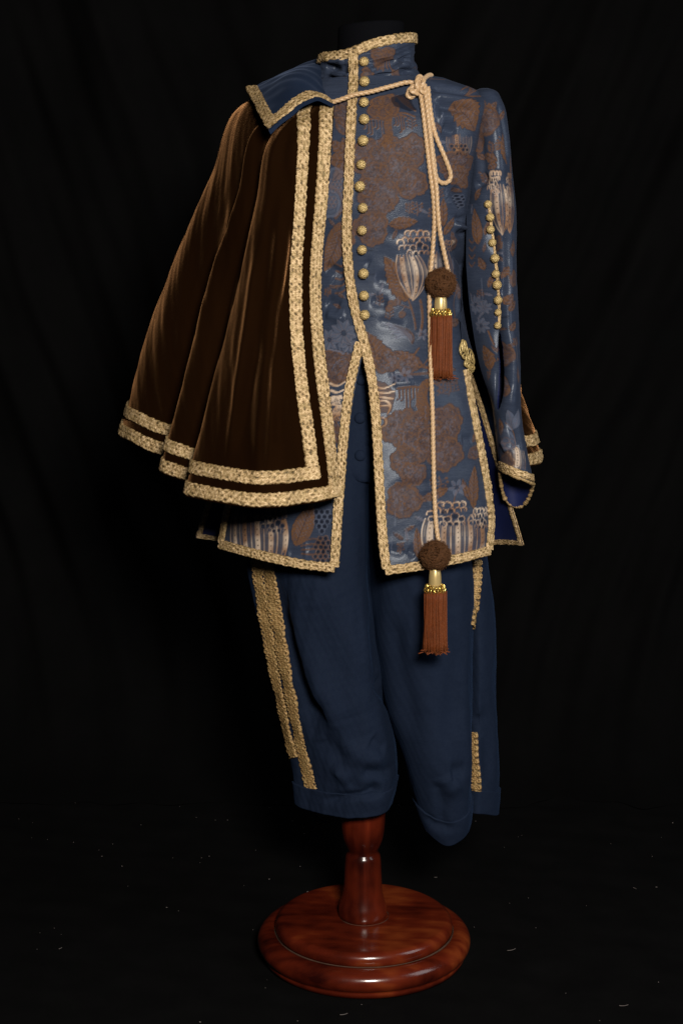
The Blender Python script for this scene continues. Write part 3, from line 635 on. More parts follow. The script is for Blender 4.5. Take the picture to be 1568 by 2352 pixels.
figleaf((1032, 1122), (962, 1152), 24, 5); fig('sprig', 1010, 1112, 44, 34); figleaf((1086, 1168), (1090, 1068), 26, 5); figleaf((1078, 1150), (1062, 1100), 16, 4); fig('daisy', 1050, 1120, 22, 6); figline([(1040, 1170), (1045, 1140), (1060, 1115)], 3, BR)
fig('bud', 1046, 1236, 146, 92, 0, 15, False, .8); fig('crown', 1028, 1180, 92, 56, 9.5); fig('crown', 1098, 1190, 42, 46, 8.5, .8); figleaf((962, 1284), (956, 1212), 24, 4)
figleaf((1085, 1015), (1100, 985), 14, 3, .8); fig('blob', 1090, 1040, 12, 5, .1, .7)
# --- left front
fig('blob', 782, 250, 28, 7, .1, .9); fig('blob', 790, 285, 18, 6, .1, .9); figleaf((800, 360), (758, 322), 36, 5, .9); figleaf((800, 368), (748, 366), 40, 5, .9); figleaf((800, 370), (762, 416), 34, 4, .9); figleaf((798, 350), (785, 315), 24, 3, .9)
fig('blob', 772, 440, 36, 8, .06, .5, False, 1.3, TO); fig('net', 776, 425, 44, 34, 4.5, BR, .9, False); fig('blob', 752, 468, 26, 7, .05, .55, False, 1.1, TO); fig('net', 758, 462, 36, 30, 5, BR, .9, False); figline([(752, 425), (775, 440), (786, 475), (770, 500)], 7, BR, .8)
figleaf((794, 506), (746, 624), 52, 0, .9); fig('blob', 795, 545, 18, 6, .1, .9)
for k in range(5): figline([(797, 600 + 15*k), (782, 612 + 15*k), (768, 606 + 17*k)], 4, BR, .8)
fig('daisy', 755, 780, 26, 9); fig('daisy', 788, 765, 34, 9); fig('daisy', 800, 790, 20, 8); figline([(750, 800), (775, 806), (800, 820)], 3, TO, .7)
for k in range(5): figline([(760 + 8*k, 790), (768 + 8*k, 820)], 2, TO, .6)
fig('blob', 768, 840, 34, 8, .1, .9); figleaf((780, 880), (800, 830), 30, 4, .9); figline([(760, 850), (772, 830), (790, 822)], 2, TO, .6)
for k in range(5): figline([(756 + 2*k, 880 + 16*k), (772, 886 + 15*k), (792 - k, 876 + 18*k)], 4.2, GO, .95)
for (u, v) in ((770, 918), (778, 940), (768, 958)): fig('crown', u, v, 24, 18, 7)
figleaf((775, 1020), (770, 965), 24, 3, .8)
fig('bud', 582, 1230, 136, 104, .05, 15, False, .85); fig('crown', 624, 1196, 62, 54, 8, .45, GO, True); figleaf((676, 1254), (716, 1156), 48, 0, .95); fig('net', 738, 1195, 40, 60, 6.5, TO, .5); fig('net', 738, 1262, 44, 70, 6, BR, .9)
for k in range(4): figline([(690, 1245 + 9*k), (712, 1238 + 12*k), (735, 1240 + 11*k)], 4, BR, .8)
for k in range(34):                                           # pulled threads in the satin ground
    u0, v0 = W.r.uniform(850, 1060), W.r.uniform(230, 1250)
    if k % 4 == 0: u0, v0 = W.r.uniform(745, 795), W.r.uniform(260, 780)
    t_ = np.linspace(0, W.r.uniform(14, 38), 9); figline(np.stack([u0 + 1.6*np.sin(t_*.5 + k) + W.r.normal()*.05*t_, v0 + t_], -1), 1.3, TO, .55)
def filler(u0, u1, v0, v1, n, m=11):
    for k in range(n):
        u, v = W.r.uniform(u0, u1), W.r.uniform(v0, v1)
        if not W.go(u, v): continue
        c = W.T([(u, v)])[0]; i = int((c[0]-W.c.s0)/W.c.res); j = int((c[1]-W.c.t0)/W.c.res); rr = int(m*.00073/W.c.res)
        if W.c.A[:3, max(0, j-rr):j+rr, max(0, i-rr):i+rr].mean() > .05: continue
        a = W.r.uniform(0, 6.28); d = np.array([math.cos(a), math.sin(a)])*m*1.3
        if k % 3 == 0: W.sprig(u, v, m*1.6, m*2.2, BR, .75, 6)
        elif k % 3 == 1: W.leaf((u - d[0], v - d[1]), (u + d[0], v + d[1]), m*.9, 4, .85)
        else: W.leaf((u - d[0], v - d[1]), (u + d[0], v + d[1]), m*.8, 0, .4, TO, BR)
filler(845, 1062, 230, 1260, 90); filler(745, 795, 250, 780, 40, 9)
for k in range(26):                                           # figures round the sides and back
    u0 = W.r.choice([W.r.uniform(0.0, .2), W.r.uniform(.8, 1.0)]); v0 = W.r.uniform(.05, .95); W.place(body.st(np.array(u0), np.array(v0)))
    [lambda: W.blob(0, 0, 34, 9), lambda: W.leaf((0, -45), (10, 45), 40, 6), lambda: (W.bud(0, 20, 66, 96, 0, 7), W.crown(4, -46, 70, 50))][k % 3]()

def sheet_uv(surf, U, V, fine, seed, amp=1.0):
    P = surf.pos(U, V); N = surf.nor(U, V); P = surf.apply_dents(P, N)
    h = 0.0008*wob(P, (4, 4, 5), seed) + 0.00022*wob(P, (11, 11, 15), seed+1) + 0.00010*wob(P, (28, 28, 40), seed+2)
    return P + N*(h*amp)[..., None]
def pat(surf, canvas, U, V):
    st = surf.st(U, V); return canvas.sample(st[..., 0], st[..., 1])
def panel(name, uL, uR, vb0, vb1, vt, seed, inset0=0.0, off=0.0, parent=jacket, nr=620, nc=280):
    s = np.linspace(0, 1, nc)[None, :]; t = np.linspace(0, 1, nr)[:, None]
    vb = vb0 + (vb1 - vb0)*s; V = vb + (vt - vb)*t; U0 = uL(V[:, :1]); U1 = uR(V[:, -1:]); U = U0 + (U1 - U0)*s
    P = sheet_uv(body, U, V, 0, seed) + body.nor(U, V)*off
    return grid_obj(name, P, M['brocade'], parent, {'pat': pat(body, cv, U, V)})
circ = body.s[:, -1]
def dU(v): return 0.0058/np.interp(v, np.linspace(0, 1, body.nv), circ)
hemv = lambda uv: uv[:, 1].min()
VT = zv(1.514)
panel('front_panel', lambda v: fr(v) - dU(v), lambda v: sr(v) + 0.0025, hemv(cf) + .0005, hemv(vr) + .0005, VT, 21)['label'] = 'buttoned front panel of brocade with a swinging skirt'
panel('front_panel', lambda v: sl(v) - 0.0025, lambda v: fl_(v) + dU(v), hemv(vl) + .0005, hemv(le) + .0005, VT, 22, off=-0.003)['label'] = 'front panel half hidden by the velvet cape'
VB = zv(1.06)
panel('back_panel', lambda v: sr(v), lambda v: 1.0 + 0*v, VB, VB, VT, 23, nr=160, nc=60)
panel('back_panel', lambda v: 0*v, lambda v: sl(v), VB, VB, VT, 24, nr=160, nc=60)

# flared back skirts: brocade outside, blue lining facing us
def coons(E0, E1, nr, nc):
    """surface between two photo/depth polylines"""
    a = smooth_poly([at(*p) for p in E0], .002); b = smooth_poly([at(*p) for p in E1], .002)
    A = spl(chord(a)/chord(a)[-1], a, np.linspace(0, 1, nr)); B = spl(chord(b)/chord(b)[-1], b, np.linspace(0, 1, nr))
    s = np.linspace(0, 1, nc)[None, :, None]; return A[:, None]*(1-s) + B[:, None]*s
def back_skirt(E0, E1, sgn, seed):
    P = coons(E0, E1, 150, 90); q = P[..., [0, 2]]
    s = np.linspace(0, 1, 90)[None, :]; t = np.linspace(0, 1, 150)[:, None]
    P[..., 1] += 0.012*t*np.sin(s*9 + seed) + 0.0022*wob(q, (14, 6), seed) + 0.03*np.sin(math.pi*s)*t
    lin = grid_obj('skirt_lining', P, M['lining'], jacket); lin['label'] = 'royal blue lining of the flared back skirt'
    P2 = P.copy(); P2[..., 1] += 0.003
    c = np.zeros(P.shape[:2] + (4,)); c[..., 0] = np.clip(wob(q, (9, 9), seed+4)*2 - .6, 0, 1)
    grid_obj('back_skirt', P2, M['brocade'], jacket, {'pat': c})
    sf = Surf(P, axis=(0, 5, 1)); v = np.linspace(0.0, 1, 200)
    braid('skirt_braid', sf, np.stack([0.02 + 0*v, v], -1), 0.010, jacket, lift=0.0, seed=seed)
    braid('skirt_braid', sf, np.stack([np.linspace(0.0, 1, 160), 0.988 + 0*np.linspace(0, 1, 160)], -1), 0.010, jacket, lift=0.0, seed=seed+1)
    return sf
back_skirt([(1074, 845, .035), (1096, 905, .03), (1129, 1010, .02), (1164, 1130, .02), (1201, 1252, .02)], [(960, 860, .13), (965, 1000, .15), (975, 1130, .16), (985, 1275, .17)], 1, 31)
back_skirt([(560, 860, .06), (520, 1000, .06), (480, 1140, .06), (449, 1236, .05)], [(760, 860, .13), (760, 1000, .15), (755, 1130, .16), (750, 1275, .17)], -1, 34)

# ------------------------------------------------------------------ standing collar
def collar():
    k = np.arange(5); tau = np.linspace(0, 4, 110)
    z = spl(k, [1.492, 1.512, 1.530, 1.548, 1.566], tau)[:, None]; a = spl(k, [.094, .083, .0775, .076, .0775], tau)[:, None]; b = spl(k, [.088, .080, .076, .074, .074], tau)[:, None]
    th = np.linspace(R(270), R(-90), 420)[None, :]; cx = a*np.cos(th); cy = -b*np.sin(th); f = np.linspace(0, 1, 110)[:, None]
    X = 0.002 + 0.0*f + cx*math.cos(PHI) - cy*math.sin(PHI); Y = cx*math.sin(PHI) + cy*math.cos(PHI)
    Z = z + f*(0.0165*X/0.077 + 0.004*np.maximum(0, Y/0.07)) - 0.008*f*np.exp(-((X+0.03)/.03)**2)*(Y < 0)
    q = np.stack([X + 0*Z, Y + 0*Z, Z], -1)
    d = 0.0030*wob(q*np.array([1, 1, 2.2]), (10, 10, 16), 5) + 0.0012*wob(q, (22, 22, 50), 6)
    d = d*(1 - 0.8*f**3); X = X + d*np.cos(th); Y = Y - d*np.sin(th)
    return Surf(np.stack([X, Y, Z], -1), sub=2)
coll = collar()
for px, wd, dp in (([(748, 150), (775, 158), (800, 166)], .007, .011), ([(745, 172), (770, 182), (798, 184)], .007, .009), ([(755, 200), (785, 206)], .006, .006), ([(745, 140), (790, 143)], .007, -.005), ([(752, 164), (800, 176)], .008, -.006),
                   ([(845, 165), (880, 150), (918, 142)], .006, .007), ([(860, 182), (905, 168), (945, 160)], .006, .007), ([(905, 130), (942, 138)], .006, .006), ([(915, 150), (945, 150)], .006, -.006), ([(840, 192), (870, 180)], .006, .004)):
    coll.dent(px, wd*1.1, dp*1.5)
cvc = Canvas(-0.02, 0.6, -0.02, 0.14); W = Weaver(coll, cvc)
figline([(858, 128), (880, 122), (908, 120)], 8, BR); fig('blob', 870, 130, 16, 6, .1, .9, False); fig('blob', 895, 124, 13, 5, .1, .9, False)
for k in range(6): figline([(862 + 8*k, 130), (866 + 7*k, 150 + 6*(k % 3))], 3.2, BR, .9)
figline([(850, 175), (868, 190), (880, 200)], 8, BR, .8); fig('blob', 845, 168, 12, 5, .1, .9, False); figline([(752, 200), (775, 205), (800, 200)], 10, BR, .8); figline([(755, 140), (770, 150)], 6, BR, .6); fig('blob', 790, 190, 14, 5, .1, .7, False); fig('blob', 920, 175, 14, 5, .1, .8, False)
V, U = np.meshgrid(np.linspace(0, 1, 110), np.linspace(0, 1, 420), indexing='ij')
Pc = coll.apply_dents(coll.pos(U, V), coll.nor(U, V))
grid_obj('collar', Pc, M['brocade'], jacket, {'pat': pat(coll, cvc, U, V)})
coll2 = Surf(Pc, sub=2)
uu = np.linspace(0.0, 1, 500); braid('collar_braid', coll2, np.stack([uu, 0.955 + 0*uu], -1), 0.0165, jacket, lift=.0016, seed=41)

# ------------------------------------------------------------------ braids of the doublet
class Multi:
    """nearest of several surfaces along a sight line (collar over body)"""
    def __init__(s, *f): s.f = f
    def line(s, px, step=1.6):
        C, N = [], []
        for p in smooth_poly(px, step):
            best = None
            for f in s.f:
                h = f.hit(*p)
                if h is None: continue
                q = f.pos(np.array(h[0]), np.array(h[1])); d = np.linalg.norm(q - CAM)
                if best is None or d < best[0]: best = (d, q, f.nor(np.array(h[0]), np.array(h[1])))
            if best: C.append(best[1]); N.append(best[2])
        return np.array(C), np.array(N)
    def pos(s, u, v): return s.C
    def nor(s, u, v): return s.Nn
    def at(s, u, v):
        for k in range(40):
            C, N = s.line([(u, v + k), (u + .5, v + k)], .5)
            if len(C): return C[0], N[0]
neckless = Surf(body.P[:int(VT*(body.nv-1))])
both = Multi(coll2, neckless)
def px_braid(name, px, width, parent, seed, surf=None, **k):
    m = Multi(*((surf,) if surf is not None else both.f)); m.C, m.Nn = m.line(px)
    n = len(m.C); ker = np.hanning(13); ker /= ker.sum()
    if n > 30:
        for q in (m.C, m.Nn):
            for j in range(3): q[:, j] = np.convolve(np.pad(q[:, j], 6, mode='reflect', reflect_type='odd'), ker, 'valid')
    return braid(name, m, np.zeros((n, 2)), width, parent, seed=seed, **k)
px_braid('front_braid', [(811, 116)] + CF, 0.0165, jacket, 51, lift=.003)['label'] = 'gold braid down the buttoned front edge'
px_braid('front_braid', LE, 0.0165, jacket, 52, lift=.001)
px_braid('hem_braid', [(884, 1310), (940, 1303), (1000, 1293), (1060, 1281), (1122, 1264)], 0.0165, jacket, 53, surf=body)
px_braid('hem_braid', [(505, 1250), (570, 1268), (640, 1285), (700, 1297), (769, 1304)], 0.0165, jacket, 54, surf=body, lift=.001)
px_braid('vent_braid', VR, 0.0165, jacket, 55, surf=body)
px_braid('vent_braid', VL, 0.0165, jacket, 56, surf=body, lift=.001)
px_braid('back_vent_braid', [(1072, 850), (1085, 885), (1100, 930), (1118, 985)], 0.009, jacket, 57, surf=None, lift=.004) if False else None

# buttons
def button_mesh():
    nz, na = 22, 28; P = []
    for i in range(nz):
        ph = math.pi*i/(nz-1)
        for j in range(na):
            a = 2*math.pi*j/na; r = 0.0082*(1 + 0.09*math.sin(7*a + 9*ph)*math.sin(ph) + 0.07*math.sin(7*a - 9*ph)*math.sin(ph)); P.append((r*math.sin(ph)*math.cos(a), r*math.sin(ph)*math.sin(a), r*0.94*math.cos(ph)))
    P = np.array(P).reshape(nz, na, 3); V = P.reshape(-1, 3); o = mesh_np('button', V, gridfaces(nz, na, 0, True), M['button'], jacket); return o
bproto = None
def put_button(C, N, scale, parent):
    global bproto
    if bproto is None: bproto = button_mesh(); o = bproto
    else: o = bproto.copy(); COL.objects.link(o)
    o.parent = parent; o.location = C + N*0.0075*scale; o.scale = (scale,)*3
    o.rotation_euler = (Vector(N).to_track_quat('Z', 'Y')).to_euler(); o.rotation_euler.rotate_axis('Z', random.uniform(0, 6.28))
    return o
for u, v in ((837, 148), (838, 193), (837, 240), (837, 277), (836, 323), (832, 378), (827, 426), (834, 476), (832, 528), (833, 574), (836, 628), (837, 677), (838, 725)):
    C, N = both.at(u, v); put_button(C, unit(N + rng.normal(size=3)*.10), rng.uniform(.87, .98), jacket)

# gold knot ornament above the side vent
C0, N0 = Multi(body).at(1067, 822); up = unit(np.array([0, 0, 1.0]) - N0*N0[2]); rt = np.cross(up, N0); b = Bag()
def loop(cx, cy, rx, ry, ang, lift, rr=0.0016, turns=1.0):
    a = np.linspace(0, 2*math.pi*turns, int(26*turns)); sh = 1 - 0.16*(a/(2*math.pi*max(turns, 1)))*(turns > 1)*2
    x = rx*np.cos(a)*sh; y = ry*np.sin(a)*sh; c, s_ = math.cos(ang), math.sin(ang); X = cx + x*c - y*s_; Y = cy + x*s_ + y*c
    b.grid(tube(C0 + X[:, None]*rt + Y[:, None]*up + (N0*lift)[None] + N0*(0.0012*np.sin(a))[:, None], rr, 10, 2, .006))
px_ = 0.00073
for k, (cx, cy, rx, ry, ang) in enumerate(((-14, -22, 5, 12, .5), (-8, -26, 5, 13, .15), (0, -24, 4, 12, -.1), (5, -26, 4.5, 13, -.3), (-15, -8, 12, 5, .4), (-14, -2, 12, 5, .1), (-10, 12, 11, 6, -.4), (-8, 16, 11, 7, .2), (0, 24, 12, 6, .3), (2, 29, 13, 6, 0), (-2, 19, 10, 5, .6), (-6, 4, 8, 9, 0))):
    loop(cx*px_, -cy*px_, rx*px_, ry*px_, -ang, 0.004 + .0015*(k % 3))
for q in (1.0, .62, .25): loop(10*px_, -2*px_, 12*px_*q, 19*px_*q, .12, 0.007 + 0.0045*(1 - q))
b.build('gold_knot', M['knot_gold'], jacket)['label'] = 'coiled gold cord knot at the top of the side vent'

# ------------------------------------------------------------------ sleeve
def ring_surf(rows, nr, nc, zb=None, yc=None, power=2.2, sub=3):
    """tube from rows (v, xl, xr, ymid, half depth); photo x at mid depth"""
    K = np.array([[at((r[1]+r[2])/2, r[0], r[3])[2], at(r[1], r[0], r[3])[0], at(r[2], r[0], r[3])[0], r[3], r[4]] for r in rows]); k = chord(K[:, [0, 1]]); t = np.linspace(0, k[-1], nr)
    z, xl, xr, y, d = (spl(k, K[:, j], t)[:, None] for j in range(5)); th = np.linspace(R(270), R(-90), nc)[None, :]
    c = np.sign(np.cos(th))*np.abs(np.cos(th))**(2/power); s_ = np.sign(np.sin(th))*np.abs(np.sin(th))**(2/power)
    return np.stack([(xl+xr)/2 + (xr-xl)/2*c, y - d*s_, z + 0*c], -1), th
rows = [(204, 1098, 1122, .0, .018), (212, 1084, 1138, .0, .045), (235, 1076, 1151, .0, .062), (300, 1072, 1165, -.005, .070), (380, 1070, 1174, -.010, .070), (450, 1070, 1181, -.012, .068), (600, 1070, 1184, -.015, .062), (750, 1086, 1190, -.02, .055),
        (850, 1112, 1193, -.025, .048), (950, 1131, 1198, -.03, .042), (1020, 1141, 1208, -.03, .042), (1095, 1149, 1223, -.03, .045)]
Ps, th = ring_surf(rows, 420, 300)
f = np.linspace(0, 1, 420)[:, None]; Ps[..., 2] += -(0.058*np.maximum(0, -np.sin(th)) - 0.004*np.maximum(0, np.sin(th)) + 0.012*np.cos(th))*np.clip((f - .75)/.25, 0, 1)**1.5
sleeve = Surf(Ps)
for px, wd, dp in (([(1122, 455), (1136, 560), (1146, 660), (1150, 740), (1149, 830), (1144, 930)], .009, .026), ([(1164, 520), (1166, 640), (1164, 700)], .006, .012), ([(1090, 432), (1118, 400)], .008, .008), ([(1092, 640), (1125, 570)], .008, .008), ([(1085, 560), (1120, 520)], .008, .006),
                   ([(1100, 300), (1108, 380), (1112, 440)], .010, .006), ([(1125, 240), (1140, 320), (1150, 420)], .012, -.006), ([(1172, 760), (1176, 860), (1170, 960)], .010, -.007), ([(1160, 800), (1165, 900)], .008, .006), ([(1155, 960), (1180, 1000), (1190, 1040)], .008, .005), ([(1150, 1010), (1165, 1040)], .007, -.005), ([(1140, 230), (1158, 300), (1168, 380)], .007, .005)):
    sleeve.dent(px, wd, dp)
cvs = Canvas(-0.02, 0.62, -0.02, 0.80); W = Weaver(sleeve, cvs)
fig('blob', 1116, 276, 24, 7, .08, .9, True, 1.3); fig('blob', 1094, 320, 12, 6, .1, .85, False, 2); figleaf((1162, 378), (1150, 300), 26, 6); figleaf((1138, 370), (1108, 352), 24, 3, .9); figleaf((1138, 376), (1118, 388), 18, 3, .9); figleaf((1108, 366), (1092, 352), 14, 2, .9); fig('sprig', 1130, 340, 20, 24); figleaf((1176, 400), (1170, 355), 14, 4)
fig('crown', 1132, 418, 30, 52, 8); fig('bud', 1146, 480, 44, 116, .08, 6); fig('crown', 1170, 412, 22, 26, 7, .8); fig('bud', 1173, 478, 26, 110, -.02, 5); figleaf((1096, 562), (1088, 478), 26, 0); figleaf((1176, 590), (1178, 550), 14, 3)
for k in range(4): figline([(1072, 550 + 18*k), (1084, 558 + 18*k), (1092, 550 + 18*k)], 4, BR, .8)
fig('daisy', 1092, 700, 24, 9); fig('daisy', 1112, 706, 18, 8); fig('daisy', 1104, 748, 20, 8); figline([(1105, 640), (1108, 690)], 2, TO, .5); figline([(1120, 760), (1132, 790)], 5, BR); figleaf((1130, 850), (1106, 792), 36, 4); figleaf((1165, 700), (1178, 674), 16, 0); figleaf((1170, 715), (1184, 690), 14, 0)
figline([(1150, 722), (1158, 730), (1170, 726)], 3, DK, .6); fig('blob', 1158, 814, 14, 6, .1, .9, True, 1.7); fig('blob', 1152, 886, 12, 6, .1, .9, True, 1.9); figleaf((1190, 880), (1182, 840), 14, 4); figline([(1180, 780), (1184, 830)], 3, GO, .25); figleaf((1178, 990), (1166, 940), 26, 0, .55, TO, BR); figleaf((1184, 985), (1192, 940), 20, 0, .55, TO, BR); figline([(1188, 1030), (1178, 990), (1160, 970)], 3, BR)
fig('net', 1162, 1022, 44, 46, 7, BR, .6, False); fig('blob', 1160, 1010, 20, 6, .05, .35, False, 1, TO); fig('bud', 1188, 1052, 46, 50, 0, 4, False, .45); fig('blob', 1160, 1060, 16, 5, .1, .8, False); figleaf((1150, 1000), (1146, 960), 14, 0)
figline([(1172, 500), (1174, 900)], 1.4, TO, .35)
figleaf((1128, 250), (1142, 232), 14, 4); figleaf((1150, 275), (1158, 250), 12, 4); figleaf((1112, 620), (1098, 590), 18, 5); figleaf((1160, 640), (1172, 612), 16, 5); fig('blob', 1180, 640, 9, 6, .1, .85, False, 1.6); figleaf((1120, 660), (1132, 630), 12, 0); figleaf((1172, 760), (1186, 738), 16, 4); figleaf((1090, 460), (1100, 430), 14, 4); figleaf((1112, 540), (1124, 505), 14, 4)
for (u, v) in ((1112, 250), (1148, 330), (1106, 410)): fig('sprig', u, v, 18, 26)
filler(1080, 1185, 230, 1060, 70, 9)
V, U = np.meshgrid(np.linspace(0, 1, 420), np.linspace(0, 1, 300), indexing='ij')
Pq = sheet_uv(sleeve, U, V, 0, 61, .8); slit = sleeve.path([(1149, 735), (1150, 780), (1150, 830), (1147, 880), (1142, 938)], 3); slit = sleeve.pos(slit[:, 0], slit[:, 1]); cut = np.zeros(Pq.shape[:2], bool)
for i, c_ in enumerate(slit): cut |= np.linalg.norm((Ps - c_)*np.array([1, .25, 1]), axis=-1) < 0.0072*math.sin(math.pi*(i + 2)/(len(slit) + 3))**.7
cut &= Ps[..., 1] < -0.03
sl_o = grid_obj('sleeve', Pq, M['brocade'], jacket, {'pat': pat(sleeve, cvs, U, V)}, cut=cut); sl_o['label'] = 'long brocade sleeve with a buttoned slit'
inner = Pq[200:] - sleeve.N[200:]*0.0025; grid_obj('sleeve_lining', inner, M['lining'], sl_o, cut=cut[200:])
# front flap of the slit sleeve
sleeve2 = Surf(Pq)
fa = [(1071, 470), (1070, 600), (1083, 740), (1104, 850), (1122, 905), (1135, 942)]; fb = [(1121, 462), (1134, 560), (1143, 650), (1147, 720), (1142, 800), (1138, 870), (1136, 944)]
ea, eb = smooth_poly(fa, 3), smooth_poly(fb, 3); tt = np.linspace(0, 1, 200); ea = spl(chord(ea)/chord(ea)[-1], ea, tt); eb = spl(chord(eb)/chord(eb)[-1], eb, tt)
G = np.zeros((200, 40, 3)); uvf = np.zeros((200, 40, 2))
for i in range(200):
    for j in range(40):
        p = ea[i] + (eb[i] - ea[i])*(j/39); y = -0.083 - 0.016*tt[i] + 0.030*(1 - j/39)**2.2 + 0.012*max(0, tt[i]-.6)
        if tt[i] < .1: y += 0.010*(1 - tt[i]/.1)
        G[i, j] = at(p[0], p[1], y)
        h = sleeve.hit(*p); uvf[i, j] = h if h is not None else uvf[i, max(0, j-1)]
G[..., 1] += 0.003*wob(G[..., [0, 2]], (16, 7), 9) ; c = pat(sleeve, cvs, uvf[..., 0], uvf[..., 1])
fl = grid_obj('sleeve_flap', G, M['brocade'], sl_o, {'pat': c}); flap = Surf(G, axis=(1.1*.25, 1.0, 1.2))
v = np.linspace(.0, .60, 200); braid('slit_braid', flap, np.stack([0.985 + 0*v, v], -1), 0.0048, sl_o, lift=.0002, seed=66)
for u, v in ((1123, 470), (1128, 500), (1133, 528), (1137, 558), (1139, 594), (1141, 630), (1144, 655), (1146, 690), (1146, 718), (1145, 748)):
    h = flap.hit(u - 3, v) or flap.hit(u - 7, v) or flap.hit(u - 12, v)
    if h: put_button(flap.pos(np.array(h[0]), np.array(h[1])), np.array([-0.1, -.98, .1]), (0.80 if v < 700 else .66)*rng.uniform(.92, 1.08), sl_o)
rimb = Bag(); rc = Pq[-1]; rc = smooth_poly(rc, .0015); rimb.grid(tube(rc, .0030 + .0009*wob(rc, (90, 90, 90), 3), 9)); rimb.build('cuff_edge', M['braid'], sl_o)
uu = np.linspace(0, 1, 300); braid('cuff_braid', sleeve2, np.stack([uu, 0.985 + 0*uu], -1), 0.0135, sl_o, lift=.001, seed=67)

# ------------------------------------------------------------------ the cape
cape = thing('cape', 'brown velvet shoulder cape with double gold braid bands and navy collar', 'cape')
# columns: neck, shoulder, middle, hem   (photo x, photo y, depth)
CC = [((768, 240, -.128), (764, 300, -.150), (737, 640, -.185), (781, 1141, -.225)),
      ((760, 236, -.124), (738, 300, -.160), (700, 650, -.205), (742, 1152, -.250)),
      ((754, 233, -.120), (716, 300, -.163), (672, 660, -.212), (700, 1158, -.262)),
      ((746, 230, -.116), (690, 298, -.172), (640, 680, -.232), (650, 1165, -.285)),
      ((740, 227, -.112), (668, 300, -.166), (612, 690, -.236), (588, 1167, -.292)),
      ((732, 222, -.106), (646, 302, -.170), (572, 697, -.228), (520, 1158, -.275)),
      ((727, 219, -.103), (632, 306, -.160), (546, 700, -.210), (462, 1147, -.245)),
      ((722, 216, -.100), (624, 309, -.150), (531, 700, -.186), (429, 1138, -.212)),
      ((719, 214, -.097), (626, 306, -.138), (540, 695, -.155), (445, 1125, -.170)),
      ((716, 211, -.093), (616, 299, -.128), (530, 688, -.138), (452, 1116, -.140)),
      ((712, 208, -.090), (604, 294, -.122), (500, 690, -.132), (415, 1102, -.130)),
      ((708, 204, -.085), (590, 288, -.112), (469, 688, -.112), (372, 1084, -.100)),
      ((705, 201, -.080), (592, 284, -.098), (478, 680, -.080), (386, 1066, -.060)),
      ((702, 198, -.076), (584, 276, -.086), (470, 672, -.058), (398, 1056, -.030)),
      ((699, 195, -.072), (572, 266, -.064), (440, 664, -.040), (350, 1040, -.008)),
      ((696, 191, -.066), (560, 252, -.034), (404, 640, -.010), (300, 1014, .030)),
      ((694, 188, -.060), (553, 244, -.005), (387, 632, .030), (278, 1002, .070)),
      ((694, 184, -.045), (556, 240, .030), (392, 630, .080), (290, 985, .125)),
      ((698, 178, -.020), (580, 234, .070), (440, 640, .150), (350, 970, .200)),
      ((706, 172, .010), (640, 222, .105), (560, 640, .220), (500, 968, .260)),
      ((722, 166, .040), (720, 212, .118), (690, 640, .235), (650, 952, .320)),
      ((770, 160, .075), (810, 204, .125), (800, 640, .225), (800, 958, .270)),
      ((850, 158, .090), (900, 200, .125), (900, 640, .240), (940, 952, .330)),
      ((910, 160, .080), (980, 204, .122), (1000, 640, .220), (1060, 970, .270)),
      ((940, 166, .060), (1050, 212, .112), (1080, 640, .210), (1140, 1000, .290)),
      ((950, 172, .040), (1090, 222, .095), (1122, 640, .180), (1195, 1040, .250)),
      ((953, 176, .030), (1102, 230, .085), (1134, 640, .150), (1238, 1054, .200)),
      ((956, 178, .020), (1106, 233, .075), (1137, 640, .115), (1242, 1064, .150)),
      ((958, 180, .010), (1104, 238, .060), (1128, 640, .080), (1205, 1074, .085))]
def cape_grid():
    G = np.array([[at(*p) for p in c] for c in CC]); nc = 620; nr = 430
    cu = np.arange(len(CC)); ch = [0]
    for i in range(1, len(CC)): ch.append(ch[-1] + 0.5*np.linalg.norm(G[i, 3]-G[i-1, 3]) + 0.5*np.linalg.norm(G[i, 2]-G[i-1, 2]) + .004)
    ch = np.array(ch); A = spl(ch, G, np.linspace(0, ch[-1], nc)); A = np.moveaxis(A, 1, 0)
    A = np.stack([A[0], A[1], A[1]*.6 + A[2]*.4, A[2], A[3]]); vk = np.array([0, 0.105, 0.263, 0.50, 1.0]); v = np.linspace(0, 1, nr)
    P = spl(vk, A, v); return P, ch/ch[-1], v
P, chn, cvv = cape_grid()
cp0 = Surf(P, axis=(0, 0, 1.2))
V, U = np.meshgrid(np.linspace(0, 1, P.shape[0]), np.linspace(0, 1, P.shape[1]), indexing='ij')
for px, wd, dp in (([(622, 800), (622, 960), (618, 1100)], .010, .006), ([(655, 400), (642, 560), (616, 800), (601, 960), (592, 1140)], .011, -.015), ([(600, 760), (570, 900), (540, 1040)], .014, .007), ([(596, 560), (575, 720), (550, 900), (525, 1080)], .010, -.010), ([(640, 640), (630, 800), (650, 960)], .014, .006),
                   ([(680, 700), (690, 850), (700, 980)], .012, .005), ([(655, 900), (640, 960), (635, 1020)], .01, -.004), ([(660, 380), (655, 470), (645, 560)], .010, .006)):
    cp0.dent(px, wd, dp)
Nn = cp0.N; P2 = cp0.apply_dents(P, Nn); stt = np.stack([cp0.s, cp0.t], -1)
h = 0.0030*wob(stt, (6, 0.7), 71) + 0.0010*wob(stt, (15, 1.6), 73) + 0.0003*wob(stt, (30, 4), 72); P2 = P2 + Nn*(h*np.clip(V*5, 0, 1))[..., None]
